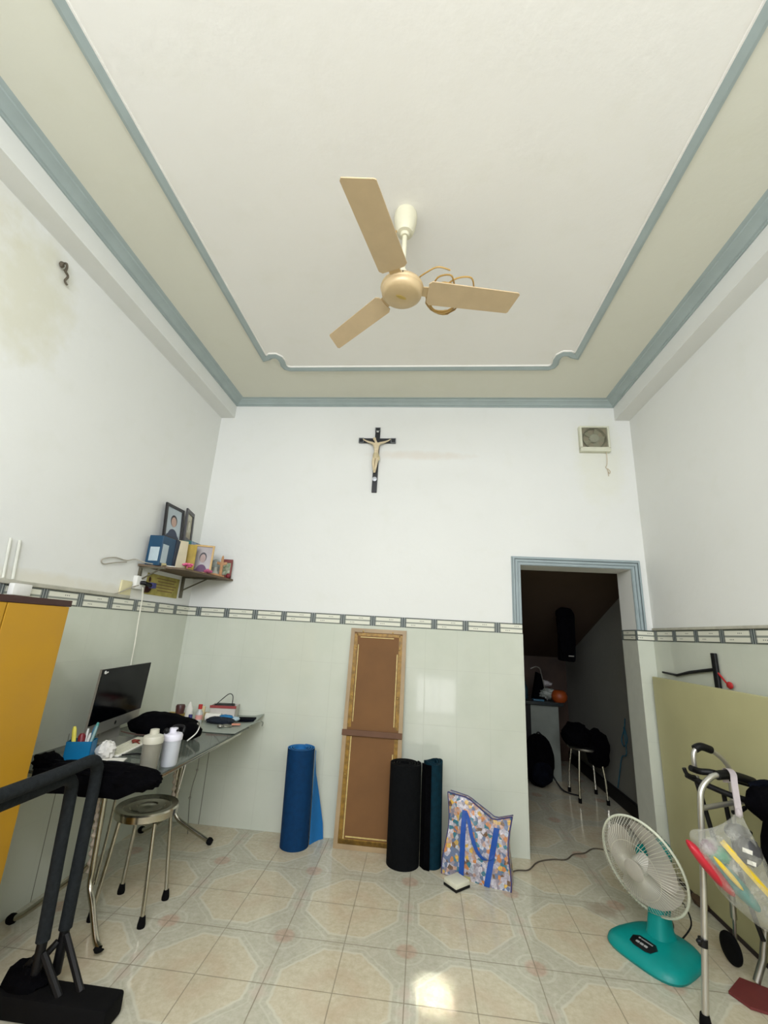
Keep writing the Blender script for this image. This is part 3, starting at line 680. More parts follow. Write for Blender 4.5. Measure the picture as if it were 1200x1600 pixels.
bm = BM(); box(bm, .262, .325, -.26, -.10, 1.829, 1.846, bev=.003); single('wooden_tray', bm, mat('tan_box', (196, 148, 104), .6), 'small tan wooden box lying flat on the corner shelf', 'box')
t = thing('glass_globe', 'small clear glass globe on a stand on the corner shelf', 'ornament', (.245, -.12, 1.829))
bm = BM(); ell(bm, (.245, -.12, 1.945), (.036, .036, .036), seg=24); obj('globe', bm, mat('grey_glass', (200, 210, 205), .05, trans=.6, var=.02), t)
bm = BM(); lathe(bm, [(0, 0), (.038, 0), (.034, .03), (.018, .055), (.016, .085), (0, .085)], (.245, -.12, 1.829), 20); obj('stand', bm, mat('pale_stand', (190, 192, 180), .4), t)
bm = BM(); starp = []
for k in range(10):
    rr = .06 if k % 2 == 0 else .026
    if k == 5: pass
    starp.append((rr*math.sin(k*PI/5), rr*math.cos(k*PI/5)))
prism(bm, [(-.011, -.075), (.011, -.075), (.011, .02), (.04, .03), (.04, .05), (.011, .045), (.008, .09), (0, .105), (-.008, .09), (-.011, .045), (-.04, .05), (-.04, .03), (-.011, .02)], -.007, .007, T((.318, -.16, 1.905), rx=PI/2, rz=.2), bev=.002)
box(bm, .29, .346, -.175, -.145, 1.829, 1.84); single('wooden_cross', bm, mat('tan_wood', (186, 140, 96), .6), 'small tan wooden standing cross at the right of the corner shelf', 'ornament')
M4 = T((.262, -.045, 1.829), rz=.12)
t = thing('standing_card', 'red framed card with green print at the right end of the shelf', 'picture frame', (.31, -.05, 1.829))
bm = BM()
for a, b, c, d in ((0, .092, .135, .165), (0, .012, 0, .14), (.080, .092, 0, .14), (0, .092, 0, .03)): box(bm, a, b, -.012, 0, c, d, M4)
obj('frame', bm, mat('dark_red', (132, 62, 58), .5), t, sm=False)
bm = BM(); box(bm, .012, .080, -.006, -.002, .03, .135, M4); obj('card', bm, mat('greenish_card', (214, 214, 196), .6, c2=(110, 140, 100), scale=40), t, sm=False)
bm = BM(); ell(bm, (.345, -.075, 1.85), (.018, .016, .021), seg=14, nz=.1, flat=1.829); single('red_figurine', bm, mat('deep_red', (128, 34, 44), .5), 'tiny deep red figurine at the very end of the shelf', 'figurine')
bm = BM()
tube(bm, spl([(.10, -.72, 1.836), (.06, -.78, 1.838), (.02, -.83, 1.85), (.012, -.90, 1.83), (.012, -1.02, 1.83), (.012, -1.12, 1.80), (.012, -1.10, 1.775), (.012, -1.0, 1.80), (.014, -.9, 1.82)], 6), .0035, 6)
single('wire_loop', bm, mat('wire_grey', (170, 164, 148), .7), 'thin loose wire loop sticking out left of the corner shelf', 'wire')
bm = BM(); ell(bm, (.13, -.685, 1.84), (.035, .02, .012), seg=14, nz=.25, flat=1.829); single('twine_bundle', bm, mat('twine', (184, 172, 128), .9), 'small bundle of tan twine on the left tip of the shelf', 'twine')

# poster below the shelf
t = thing('wall_poster', 'yellow printed card with a person in maroon, under the corner shelf', 'poster', (0, -.42, 1.63))
bm = BM(); box(bm, .001, .004, -.635, -.212, 1.632, 1.785); pc = obj('card', bm, mat('poster_gold', (178, 164, 84), .6, c2=(140, 132, 58), scale=14), t, sm=False)
bm = BM()
prism(bm, [(-.04, 0), (.04, 0), (.035, .05), (.02, .075), (-.02, .075), (-.035, .05)], 0, .0012, T((.004, -.60, 1.642), rz=PI/2) @ T((0, 0, 0), rx=PI/2) @ T((0, 0, -.0012))); n0 = len(bm.faces)
prism(bm, [(.016*math.cos(k*PI/6), .098+.02*math.sin(k*PI/6)) for k in range(12)], 0, .0012, T((.004, -.60, 1.642), rz=PI/2) @ T((0, 0, 0), rx=PI/2) @ T((0, 0, -.0012))); fmidx(bm, n0, 1)
obj('person_print', bm, [mat('maroon_print', (96, 48, 44), .6), mat('face_print', (150, 106, 84), .6)], pc, sm=False)
bm = BM()
for k, (a, b) in enumerate(((-.52, -.26), (-.50, -.28), (-.53, -.25), (-.51, -.27), (-.49, -.29))): box(bm, .004, .0048, a, b, 1.755-k*.022, 1.762-k*.022)
obj('print_lines', bm, mat('print_brown', (122, 92, 48), .6), pc, sm=False)
# socket, plug, cable
t = thing('wall_socket', 'white electric socket with a black plug at the left below the shelf', 'socket', (0, -.76, 1.66))
bm = BM(); box(bm, .001, .035, -.785, -.70, 1.655, 1.745, bev=.005); obj('socket_body', bm, m_white, t)
bm = BM(); tube(bm, [(.035, -.74, 1.70), (.058, -.735, 1.70), (.062, -.66, 1.69)], .014, 10); pl = obj('plug', bm, m_black, t)
bm = BM(); box(bm, .045, .078, -.665, -.62, 1.672, 1.712, bev=.005); obj('blue_adapter', bm, mat('indigo_plastic', (48, 50, 110), .5), t)
bm = BM(); box(bm, .001, .014, -.90, -.795, ZB1+.001, 1.70, bev=.003); single('yellowed_panel', bm, mat('yellowed', (226, 218, 176), .6), 'yellowed flat cover plate left of the wall socket', 'cover plate')
bm = BM(); tube(bm, spl([(.035, -.76, 1.68), (.03, -.82, 1.66), (.02, -.93, 1.61), (.018, -.98, 1.60)], 6), .004, 6); single('grey_cable', bm, mat('wire_grey', (170, 164, 148), .7), 'grey cable running from the wall socket down to the ledge', 'cable')
bm = BM(); tube(bm, spl([(.04, -.715, 1.67), (.035, -.69, 1.60), (.03, -.675, 1.45), (.028, -.66, 1.30), (.03, -.66, 1.15), (.06, -.70, .95), (.09, -.75, .80)], 6), .0045, 6)
single('white_cable', bm, mat('white_cable', (232, 230, 214), .5), 'white cable hanging from the wall socket down behind the computer', 'cable')

# ------------------------------------------------------------------ the table
TZ = .75
t = thing('glass_table', 'long glass topped table with curved chrome legs along the left wall', 'table', (.40, -.9, 0))
s_ = NT('tinted_glass'); s_.xyz(); s_.b.inputs['Base Color'].default_value = lin((96, 104, 98)); s_.b.inputs['Roughness'].default_value = .06; s_.b.inputs['Alpha'].default_value = .62
s_.set(s_.b.inputs['Roughness'], s_.math('ADD', .05, s_.math('MULTIPLY', s_.noise(6), .05))); m_tglass = s_.m
bm = BM(); box(bm, .025, .785, -1.50, -.30, TZ-.010, TZ, bev=.002); obj('glass_top', bm, m_tglass, t, sm=False)
bm = BM()
fr_ = [(.06, -1.46), (.75, -1.46), (.75, -.34), (.06, -.34)]
loop = []
for i in range(4):
    a = Vector(fr_[i]+(TZ-.028,)); p = Vector(fr_[i-1]+(TZ-.028,)); n_ = Vector(fr_[(i+1) % 4]+(TZ-.028,))
    for k in range(5):
        tt_ = k/4; q0 = a+(p-a).normalized()*.06; q1 = a+(n_-a).normalized()*.06
        loop.append((1-tt_)**2*q0+2*tt_*(1-tt_)*a+tt_**2*q1)
tube(bm, loop, .014, 10, closed=True)
for yy in (-1.25, -.29+.06, -.8): pass
for yy in (-1.25, -.42): tube(bm, [(.06, yy, TZ-.028), (.75, yy, TZ-.028)], .011, 8)
obj('steel_frame', bm, m_chrome, t)
legs = [
  ([(.400, -1.215, TZ-.03), (.412, -1.22, .62), (.43, -1.23, .30), (.44, -1.235, .20), (.50, -1.27, .13), (.575, -1.32, .05), (.612, -1.338, .028)], (.612, -1.341)),
  ([(.335, -1.20, TZ-.03), (.345, -1.205, .62), (.41, -1.21, .34), (.385, -1.21, .26), (.28, -1.22, .17), (.14, -1.23, .06), (.085, -1.23, .03)], (.07, -1.23)),
  ([(.350, -.315, TZ-.03), (.335, -.30, .50), (.318, -.29, .22), (.345, -.29, .145), (.42, -.29, .10), (.55, -.292, .045), (.595, -.295, .028)], (.61, -.297)),
  ([(.315, -.315, TZ-.03), (.305, -.30, .50), (.290, -.29, .22), (.27, -.285, .15), (.20, -.27, .09), (.12, -.25, .04), (.09, -.245, .03)], (.075, -.24))]
for pts, (fx, fy) in legs:
    bm = BM(); tube(bm, spl(pts, 6), .0135, 12); lg = obj('leg', bm, m_chrome, t)
    e = Vector(pts[-1])
    bm = BM(); tube(bm, [(e.x, e.y, .03), (fx, fy, .026), (fx+(fx-e.x), fy, .02)], [.02, .023, .017], 12); obj('rubber_foot', bm, m_rubber, lg)
bm = BM(); tube(bm, [(.46, -1.19, TZ-.03), (.455, -1.20, .40), (.455, -1.225, .20)], .0065, 8); obj('brace_rod', bm, m_chrome, t)
bm = BM(); tube(bm, [(.40, -.33, TZ-.03), (.33, -.30, .30)], .0065, 8); obj('brace_rod', bm, m_chrome, t)
m_wrap = mat('wrap_pink', (205, 190, 170), .7, var=.15, scale=40)
for bx, by, zt, zb in ((.372, -1.225, .72, .25), (.262, -.31, .70, .20)):
    bm = BM(); pts = []; rs = []
    for k in range(60):
        z_ = zt+(zb-zt)*k/59; pts.append((bx+(zt-z_)*(.095 if by < -1 else .10), by, z_)); rs.append(.011+.006*math.sin(k*1.3))
    tube(bm, pts, rs, 8); obj('ruffled_leg_cover', bm, m_wrap, t)
# loose thin cable with two clips
bm = BM(); tube(bm, spl([(.34, -.16, .70), (.365, -.15, .55), (.375, -.15, .42), (.36, -.16, .30), (.355, -.16, .22), (.37, -.17, .12), (.39, -.18, .005)], 6), .0028, 6)
for c_ in ((.373, -.15, .40), (.355, -.16, .22)): ell(bm, c_, (.009, .009, .009), seg=10)
single('thin_cable', bm, m_steel, 'thin cable with two bright beads hanging behind the table', 'cable')
# grey sheet over the far end, curled at its corner
bm = BM(); nx, ny = 14, 12; g = []
for j in range(ny+1):
    row = []
    for i in range(nx+1):
        u = i/nx; v = j/ny; x = .30+.49*u; y = -.56+.54*v; z = TZ+.003
        k = max(0, v-.45)/.55
        z += -.0*k + .020*k*k*u
        if u > .85: z += .012*(u-.85)/.15*(.3+k)
        row.append(bm.verts.new((x, y, z)))
    g.append(row)
for j in range(ny):
    for i in range(nx): bm.faces.new((g[j][i], g[j][i+1], g[j+1][i+1], g[j+1][i]))
r = bmesh.ops.extrude_face_region(bm, geom=list(bm.faces)); bmesh.ops.translate(bm, vec=(0, 0, .0025), verts=[v for v in r['geom'] if isinstance(v, bmesh.types.BMVert)])
bmesh.ops.recalc_face_normals(bm, faces=bm.faces)
tube(bm, spl([(.785, -.26, TZ+.006), (.80, -.16, TZ+.012), (.812, -.10, TZ-.005), (.80, -.07, TZ-.035)], 5), .005, 6)
single('desk_mat', bm, mat('mat_grey', (150, 158, 148), .4, var=.05), 'grey desk mat overhanging the far end of the glass table, its edge curling', 'mat')

# all-in-one computer
t = thing('desktop_computer', 'all-in-one computer with black screen and silver chin on the table', 'computer', (.25, -.93, TZ))
MS = T((.190, -.935, .822), rz=.15) @ Euler((0, .045, 0)).to_matrix().to_4x4()
m_ialu = mat('screen_aluminium', (176, 176, 168), .3, .7, var=.03)
hw = .290
bm = BM(); box(bm, -.012, .0, -hw, hw, 0, .062, MS); obj('chin', bm, m_ialu, t, sm=False)
bm = BM(); box(bm, -.012, .0, -hw, hw, .062, .352, MS); obj('back_shell', bm, m_ialu, t, sm=False)
bm = BM(); box(bm, .0, .003, -hw, hw, .062, .352, MS); sc_ = obj('screen', bm, mat('screen_black', (4, 5, 8), .12, var=.2, spec=.08), t, sm=False)
bm = BM(); lathe(bm, [(0, 0), (.009, 0), (.009, .001), (0, .001)], seg=14, M=MS @ T((.003, -hw+.03, .335), ry=PI/2)); tube(bm, [MS @ Vector((.004, -hw+.03, .342)), MS @ Vector((.004, -hw+.035, .329)), MS @ Vector((.004, -hw+.055, .335))], .004, 6)
obj('pale_mark', bm, m_white, sc_)  # small white mark near the screen's upper corner
bm = BM(); box(bm, -.05, .12, -.10, .10, 0, .006, T((.19, -.93, TZ)), bev=.002); box(bm, -.03, -.02, -.09, .09, 0, .10, T((.19, -.93, TZ), ry=-.1)); obj('stand', bm, m_ialu, t, sm=False)
bm = BM(); lathe(bm, [(0, 0), (.011, 0), (.011, .0008), (0, .0008)], seg=16, M=MS @ T((.0005, 0, .03), ry=PI/2), sc=(1, .9)); obj('chin_emblem', bm, m_black, t)
# keyboard
t = thing('keyboard', 'white slim keyboard lying in front of the computer', 'keyboard', (.38, -1.02, TZ))
MK = T((.36, -1.02, TZ), rz=.12)
bm = BM(); box(bm, -.055, .055, -.20, .20, .0, .008, MK, bev=.003); obj('keyboard_body', bm, m_paper, t)
bm = BM()
for r_ in range(5):
    for c_ in range(15): box(bm, -.048+r_*.0195, -.032+r_*.0195, -.19+c_*.0255, -.169+c_*.0255, .008, .0105, MK)
obj('keys', bm, m_cream, t, sm=False)
bm = BM()
tube(bm, spl([(.40, -.985, TZ+.013), (.37, -.97, TZ+.016), (.34, -.96, TZ+.014), (.33, -.93, TZ+.014), (.37, -.94, TZ+.018), (.36, -.99, TZ+.016)], 5), .0035, 6)
ell(bm, (.355, -.965, TZ+.020), (.018, .015, .008), seg=12); single('red_earphones', bm, mat('rust_red', (120, 44, 30), .5), 'small dark red earphones lying on the keyboard', 'earphones')
# pen cup
t = thing('pen_cup', 'blue square pen cup full of pens at the near end of the table', 'pen cup', (.30, -1.31, TZ))
bm = BM()
MP = T((.295, -1.315, TZ), rz=.35)
for a, b, c, d in ((-.058, .058, -.04, -.037), (-.058, .058, .037, .04), (-.058, -.055, -.04, .04), (.055, .058, -.04, .04)): box(bm, a, b, c, d, 0, .095, MP)
box(bm, -.058, .058, -.04, .04, 0, .003, MP); obj('cup', bm, mat('cup_blue', (10, 110, 158), .35, var=.08), t, sm=False)
pens = [((226, 216, 90), .010, -.038, -.01, .16, 'yellow highlighter'), ((120, 20, 34), .017, -.005, .0, .125, 'dark red marker'), ((230, 230, 226), .006, .012, .012, .145, 'taller white pen'), ((230, 230, 226), .006, .028, -.012, .13, 'shorter white pen'),
        ((80, 150, 145), .008, .045, .008, .175, 'teal toothbrush'), ((150, 180, 180), .006, .050, -.02, .165, 'pale teal pen'), ((30, 30, 36), .008, -.045, .012, .115, 'black pen'), ((60, 120, 160), .007, .036, .018, .155, 'blue pen')]
for c_, r_, dx, dy, L_, nm in pens:
    bm = BM(); a = MP @ Vector((dx*.6, dy, .004)); b = MP @ Vector((dx*1.15+random.uniform(-.004, .004), dy*1.2, L_))
    tube(bm, [a, a.lerp(b, .9), b], [r_, r_, r_*.6], 10)
    single('pen', bm, mat('pen_%d_%d' % (c_[0], c_[2]), c_, .4), nm+' standing in the blue pen cup', 'pen', 'pens in the blue cup')
bm = BM(); ell(bm, (.385, -1.245, TZ+.035), (.045, .04, .045), nz=.35, nf=4, seed=11, flat=TZ); single('crumpled_tissue', bm, mat('white_crumple', (214, 212, 204), .7, bump=.4), 'crumpled white plastic wrap beside the blue pen cup', 'wrapper')
bm = BM(); box(bm, -.055, .055, -.10, .10, 0, .004, T((.47, -1.33, TZ), rz=.3)); single('paper_sheet', bm, m_paper, 'white slip of paper between pen cup and shaker bottles', 'paper')
bm = BM(); tube(bm, spl([(.44, -1.19, TZ+.006), (.52, -1.16, TZ+.01), (.60, -1.20, TZ+.006), (.66, -1.30, TZ+.02), (.63, -1.34, TZ+.008), (.58, -1.31, TZ+.006)], 6), .004, 6); box(bm, .60, .66, -1.36, -1.32, TZ+.001, TZ+.015, bev=.003)
single('black_charger', bm, m_black, 'black charger with coiled lead beside the grey shaker bottle', 'charger')
# shaker bottles
def shaker(label, x, y, mb, mc, h, loop_):
    t = thing('shaker_bottle', label, 'bottle', (x, y, TZ), 'shaker bottles on the glass table')
    bm = BM(); lathe(bm, [(0, .0), (.036, 0), (.040, .01), (.044, h*.68), (.041, h*.68), (.037, .012), (0, .010)], (x, y, TZ), 28); obj('cup', bm, mb, t)
    bm = BM(); lathe(bm, [(0, h*.68), (.047, h*.68), (.048, h*.80), (.044, h*.84), (.022, h*.88), (.020, h*.99), (.012, h), (0, h)], (x, y, TZ), 28); cp_ = obj('lid', bm, mc, t)
    if loop_:
        bm = BM(); box(bm, x-.030, x+.025, y-.010, y+.012, TZ+h*.90, TZ+h*.96, T((0, 0, 0)), bev=.004); ell(bm, (x-.022, y-.03, TZ+h*.93), (.014, .012, .014), seg=12)
        tube(bm, spl([(x-.02, y, TZ+h*.93), (x+.0, y+.01, TZ+h*1.04), (x+.045, y+.012, TZ+h*1.03), (x+.052, y, TZ+h*.9)], 5), .006, 8)
        obj('carry_loop', bm, m_black, cp_)
    bm = BM(); lathe(bm, [(0, .012), (.036, .012), (.038, h*.3), (0, h*.3)], (x, y, TZ), 24); return t
m_smoke = mat('smoke_clear_plastic', (150, 148, 134), .25, var=.05, alpha=.65, scale=8)
m_frost = mat('frosted_plastic', (198, 202, 208), .35, var=.05, alpha=.85, scale=8)
shaker('smoky grey shaker bottle with a beige lid at the table edge', .715, -1.385, m_smoke, mat('lid_beige', (190, 188, 172), .45), .19, False)
shaker('frosted white shaker bottle with a white lid and black loop', .745, -1.262, m_frost, mat('lid_white', (222, 220, 230), .4), .175, True)

# black hood / cap-like bag on the table centre
t = thing('black_bag', 'puffy black bag lying on the table right of the computer', 'bag', (.42, -.74, TZ))
bm = BM(); ell(bm, (.37, -.72, TZ+.06), (.225, .105, .075), nz=.14, nf=2, seed=21, flat=TZ+.001, seg=32); ell(bm, (.56, -.76, TZ+.045), (.09, .07, .05), nz=.12, nf=2, seed=23, flat=TZ+.001); obj('bag_body', bm, m_cloth, t)
bm = BM(); tube(bm, spl([(.612, -.845, TZ+.012), (.645, -.81, TZ+.05), (.650, -.79, TZ+.09), (.62, -.75, TZ+.10)], 5), .005, 8); obj('zip', bm, m_steel, t)
bm = BM(); tube(bm, spl([(.17, -.83, TZ+.03), (.25, -.835, TZ+.022), (.33, -.83, TZ+.02)], 5), .004, 6); obj('seam', bm, mat('brown_seam', (80, 60, 52), .7), t)

# black jacket and clothes draped over the near end
t = thing('black_clothes', 'pile of black clothes draped over the near end of the table', 'clothes', (.5, -1.48, TZ))
bm = BM()
ell(bm, (.52, -1.455, TZ+.012), (.29, .066, .036), nz=.25, nf=3, seed=31, flat=TZ+.001, seg=36)
ell(bm, (.71, -1.475, TZ-.002), (.13, .055, .048), nz=.20, nf=3, seed=32, seg=28)
ell(bm, (.235, -1.44, TZ+.020), (.065, .05, .042), nz=.3, nf=3, seed=33, seg=24, flat=TZ+.001)
obj('jacket', bm, m_cloth, t)
bm = BM()
t2 = bmesh.new(); nx = 30; rows = []
for j in range(7):
    rows.append([])
    for i in range(nx+1):
        u = i/nx; x = .24+.60*u; z = TZ+.012-.090*j/6*(1-.85*max(0, u-.72)/.28)
        y = -1.518-.008*math.sin(j/6*PI)+.006*math.sin(u*19+j*.4)
        rows[-1].append(t2.verts.new((x, y, z)))
for j in range(6):
    for i in range(nx): t2.faces.new((rows[j][i], rows[j][i+1], rows[j+1][i+1], rows[j+1][i]))
r = bmesh.ops.extrude_face_region(t2, geom=list(t2.faces)); bmesh.ops.translate(t2, vec=(0, .010, 0), verts=[v for v in r['geom'] if isinstance(v, bmesh.types.BMVert)])
bmesh.ops.recalc_face_normals(t2, faces=t2.faces); merge(bm, t2); obj('hanging_hem', bm, m_cloth, t)
bm = BM()
for x_ in (.46, .48, .56): tube(bm, [(x_+.009*math.cos(a), -1.530, TZ-.074+.009*math.sin(a)) for a in [2*PI*k/12 for k in range(12)]], .002, 6, closed=True)
obj('zip_rings', bm, m_steel, t)
bm = BM(); ell(bm, (.56, -1.41, TZ+.018), (.12, .05, .022), nz=.12, nf=2, seed=35, seg=24, flat=TZ+.001); obj('navy_sleeve', bm, m_navy, t)

# far end clutter
bm = BM(); box(bm, .10, .22, -.32, -.17, TZ+.001, TZ+.035, bev=.004); single('yellow_box', bm, mat('ochre_box', (188, 158, 70), .6), 'low ochre box on the table by the back corner', 'box')
bm = BM(); lathe(bm, [(0, 0), (.030, 0), (.034, .05), (.028, .062), (0, .064)], (.20, -.22, TZ+.036), 18); single('maroon_jar', bm, mat('maroon_jar', (72, 36, 34), .4), 'maroon jar standing on the low ochre box', 'jar')
bm = BM(); lathe(bm, [(0, 0), (.03, 0), (.028, .07), (.006, .115), (0, .118)], (.262, -.20, TZ+.001), 14, sc=(1, .6)); single('white_tube', bm, m_paper, 'white cone-shaped squeeze tube between maroon jar and the bottle', 'tube')
bm = BM(); lathe(bm, [(0, 0), (.014, 0), (.014, .035), (0, .035)], (.295, -.23, TZ+.001), 12); single('tiny_pot', bm, mat('violet_blue', (58, 60, 120), .5), 'tiny violet blue pot beside the white squeeze tube', 'pot')
bm = BM(); box(bm, 0, .15, 0, .03, 0, .035, T((.30, -.14, TZ+.001), rz=.25), bev=.003); single('tan_carton', bm, mat('tan_carton', (196, 164, 106), .6), 'long tan carton lying against the back wall on the table', 'box')
bm = BM(); box(bm, 0, .035, 0, .02, 0, .095, T((.37, -.25, TZ+.005), rz=.2), bev=.002); single('cream_packet', bm, mat('cream_packet', (220, 204, 160), .6), 'upright cream packet left of the red capped bottle', 'packet')
bm = BM(); box(bm, -.10, .10, -.05, .05, 0, .02, T((.35, -.42, TZ+.0065), rz=.15), bev=.003); single('paper_stack', bm, mat('pinkish_paper', (224, 212, 206), .7), 'pinkish white paper stack behind the puffy black bag', 'papers')
t = thing('small_bottle', 'small clear bottle with a red cap on the table', 'bottle', (.425, -.36, TZ+.006))
bm = BM(); lathe(bm, [(0, 0), (.022, 0), (.024, .01), (.024, .07), (.012, .092), (.011, .10), (0, .10)], (.425, -.36, TZ+.006), 20); bb = obj('bottle_body', bm, mat('clear_pale', (205, 210, 205), .15, alpha=.7, var=.03), t)
bm = BM(); lathe(bm, [(0, .098), (.014, .098), (.014, .128), (0, .13)], (.425, -.36, TZ+.006), 16); obj('cap', bm, mat('red_cap', (188, 52, 48), .45), t)
bm = BM(); lathe(bm, [(.0245, .03), (.0248, .03), (.0248, .06), (.0245, .06)], (.425, -.36, TZ+.006), 20); obj('label', bm, mat('pink_label', (210, 150, 140), .6), t)
t = thing('storage_box', 'white open box with red edge near the back wall on the table', 'box', (.47, -.12, TZ+.006))
MB_ = T((.42, -.19, TZ+.016), rz=.18)
bm = BM()
for a, b, c, d in ((0, .19, 0, .004), (0, .19, .121, .125), (0, .004, 0, .125), (.186, .19, 0, .125)): box(bm, a, b, c, d, 0, .085, MB_)
box(bm, 0, .19, 0, .125, 0, .004, MB_); obj('box_body', bm, mat('offwhite_box', (206, 200, 190), .6), t, sm=False)
bm = BM(); box(bm, -.003, .193, -.006, .0, .070, .088, MB_); obj('red_edge', bm, mat('red_edge', (150, 60, 58), .6), t, sm=False)
bm = BM(); box(bm, .02, .16, .02, .10, .05, .092, MB_, bev=.006); tube(bm, [MB_ @ Vector(p) for p in spl([(.03, .06, .09), (.07, .07, .13), (.115, .06, .165), (.145, .05, .15), (.15, .04, .09)], 6)], .003, 6)
single('black_pouch', bm, m_black, 'black pouch with a looped lead inside the white open box', 'pouch')
bm = BM(); tube(bm, [(.43, -.262, TZ+.035), (.54, -.245, TZ+.035)], .028, 14); single('paper_roll', bm, m_paper, 'short white paper roll before the white open box', 'roll')
bm = BM(); ell(bm, (.565, -.30, TZ+.024), (.105, .05, .026), nz=.22, nf=3, seed=41, flat=TZ+.008, seg=26); single('dark_cloth', bm, mat('cloth_midnight', (16, 26, 40), .9, bump=.3), 'crumpled midnight blue cloth on the desk mat', 'cloth')
bm = BM(); ell(bm, (.585, -.262, TZ+.045), (.055, .030, .016), nz=.2, nf=3, seed=42); single('blue_cloth', bm, mat('cloth_azure', (30, 112, 165), .8), 'bright blue cloth on top of the midnight blue cloth', 'cloth')
bm = BM(); ell(bm, (.645, -.24, TZ+.032), (.035, .03, .016), nz=.15, seed=43, flat=TZ+.012); single('white_cloth', bm, mat('cloth_iceblue', (175, 196, 204), .8), 'small pale folded cloth between the blue cloth and dark folder', 'cloth')
bm = BM(); box(bm, -.065, .065, -.055, .055, 0, .012, T((.705, -.17, TZ+.016), rz=.15, ry=-.02), bev=.003); single('dark_wallet', bm, m_navy, 'flat dark wallet at the far right corner of the desk mat', 'wallet')
bm = BM()
tube(bm, spl([(.63, -.42, TZ+.014), (.66, -.44, TZ+.02), (.69, -.40, TZ+.014), (.66, -.37, TZ+.016), (.63, -.40, TZ+.018)], 5), .005, 6); ell(bm, (.625, -.435, TZ+.018), (.02, .016, .011), seg=12)
single('earbuds', bm, m_steel, 'tangled grey and white earphones on the desk mat', 'earphones')
bm = BM(); box(bm, -.03, .03, -.018, .018, 0, .008, T((.70, -.34, TZ+.0135), rz=.4), bev=.002); single('orange_card', bm, mat('salmon_card', (212, 142, 116), .6), 'small salmon coloured card on the desk mat', 'card')

# ------------------------------------------------------------------ round stool by the table
SX, SY = .535, -1.015
t = thing('round_stool', 'shiny round steel stool with black feet in front of the glass table', 'stool', (SX, SY, 0))
bm = BM(); lathe(bm, [(0, .435), (.150, .435), (.158, .440), (.160, .470), (.154, .478), (.12, .474), (.115, .470), (.09, .470), (.085, .474), (.055, .474), (.05, .470), (.02, .470), (0, .473)], (SX, SY, 0), 48)
obj('seat', bm, m_chrome, t, ang=25)
for fx, fy in ((.400, -.895), (.676, -1.13), (.661, -.90), (.41, -1.13)):
    ux, uy = SX+(fx-SX)*.72, SY+(fy-SY)*.72
    bm = BM(); tube(bm, spl([(SX+(fx-SX)*.45, SY+(fy-SY)*.45, .432), (ux, uy, .425), (ux+(fx-ux)*.15, uy+(fy-uy)*.15, .39), (fx, fy, .03)], 5), .0105, 10); lg = obj('leg', bm, m_chrome, t)
    bm = BM(); lathe(bm, [(0, 0), (.018, 0), (.019, .012), (.0135, .045), (0, .045)], (fx, fy, 0), 14); obj('rubber_foot', bm, m_rubber, lg)

# ------------------------------------------------------------------ foam covered exercise bars
t = thing('exercise_bars', 'folded black exercise bars with grey foam padding at the lower left', 'exercise bars', (.62, -1.63, 0))
bm = BM(); box(bm, .43, .905, -1.695, -1.585, 0, .075, bev=.012); obj('foot_bar', bm, m_rubber, t)
bm = BM(); box(bm, .43, .905, -2.62, -2.51, 0, .075, bev=.012); obj('foot_bar', bm, m_rubber, t)
def ubar(pts, r, a, b):
    P_ = spl(pts, 8); return P_
pB = [(.587, -1.56, .22), (.584, -1.56, .50), (.582, -1.56, .76), (.588, -1.585, .825), (.595, -1.64, .852), (.60, -1.80, .852), (.60, -2.45, .852), (.60, -2.53, .82), (.60, -2.56, .74), (.60, -2.56, .22)]
pA = [(.560, -1.64, .22), (.548, -1.64, .50), (.540, -1.64, .72), (.545, -1.66, .775), (.55, -1.71, .80), (.55, -1.80, .80), (.55, -2.40, .80), (.55, -2.48, .77), (.55, -2.50, .70), (.55, -2.50, .22)]
for pp in (pA, pB):
    bm = BM(); tube(bm, spl(pp, 6), .0245, 16); obj('padded_bar', bm, m_foam, t)
    a, b = Vector(pp[0]), Vector(pp[-1])
    bm = BM(); tube(bm, [(a.x, a.y, .07), (a.x, a.y, .24)], .018, 12); obj('steel_post', bm, m_black, t)
    bm = BM(); tube(bm, [(b.x, b.y, .07), (b.x, b.y, .24)], .018, 12); obj('steel_post', bm, m_black, t)
for q0, q1 in (((.600, -1.565, .20), (.75, -1.625, .07)), ((.575, -1.57, .18), (.50, -1.66, .07)), ((.575, -1.64, .18), (.69, -1.66, .07)), ((.55, -1.645, .17), (.46, -1.62, .07))):
    bm = BM(); tube(bm, [q0, q1], .013, 8); obj('brace', bm, m_black, t)
bm = BM(); ell(bm, (.52, -1.625, .085), (.085, .06, .055), nz=.3, nf=3, seed=51, flat=.076); single('black_rag', bm, m_cloth, 'crumpled black rag on the foot of the exercise bars', 'rag')

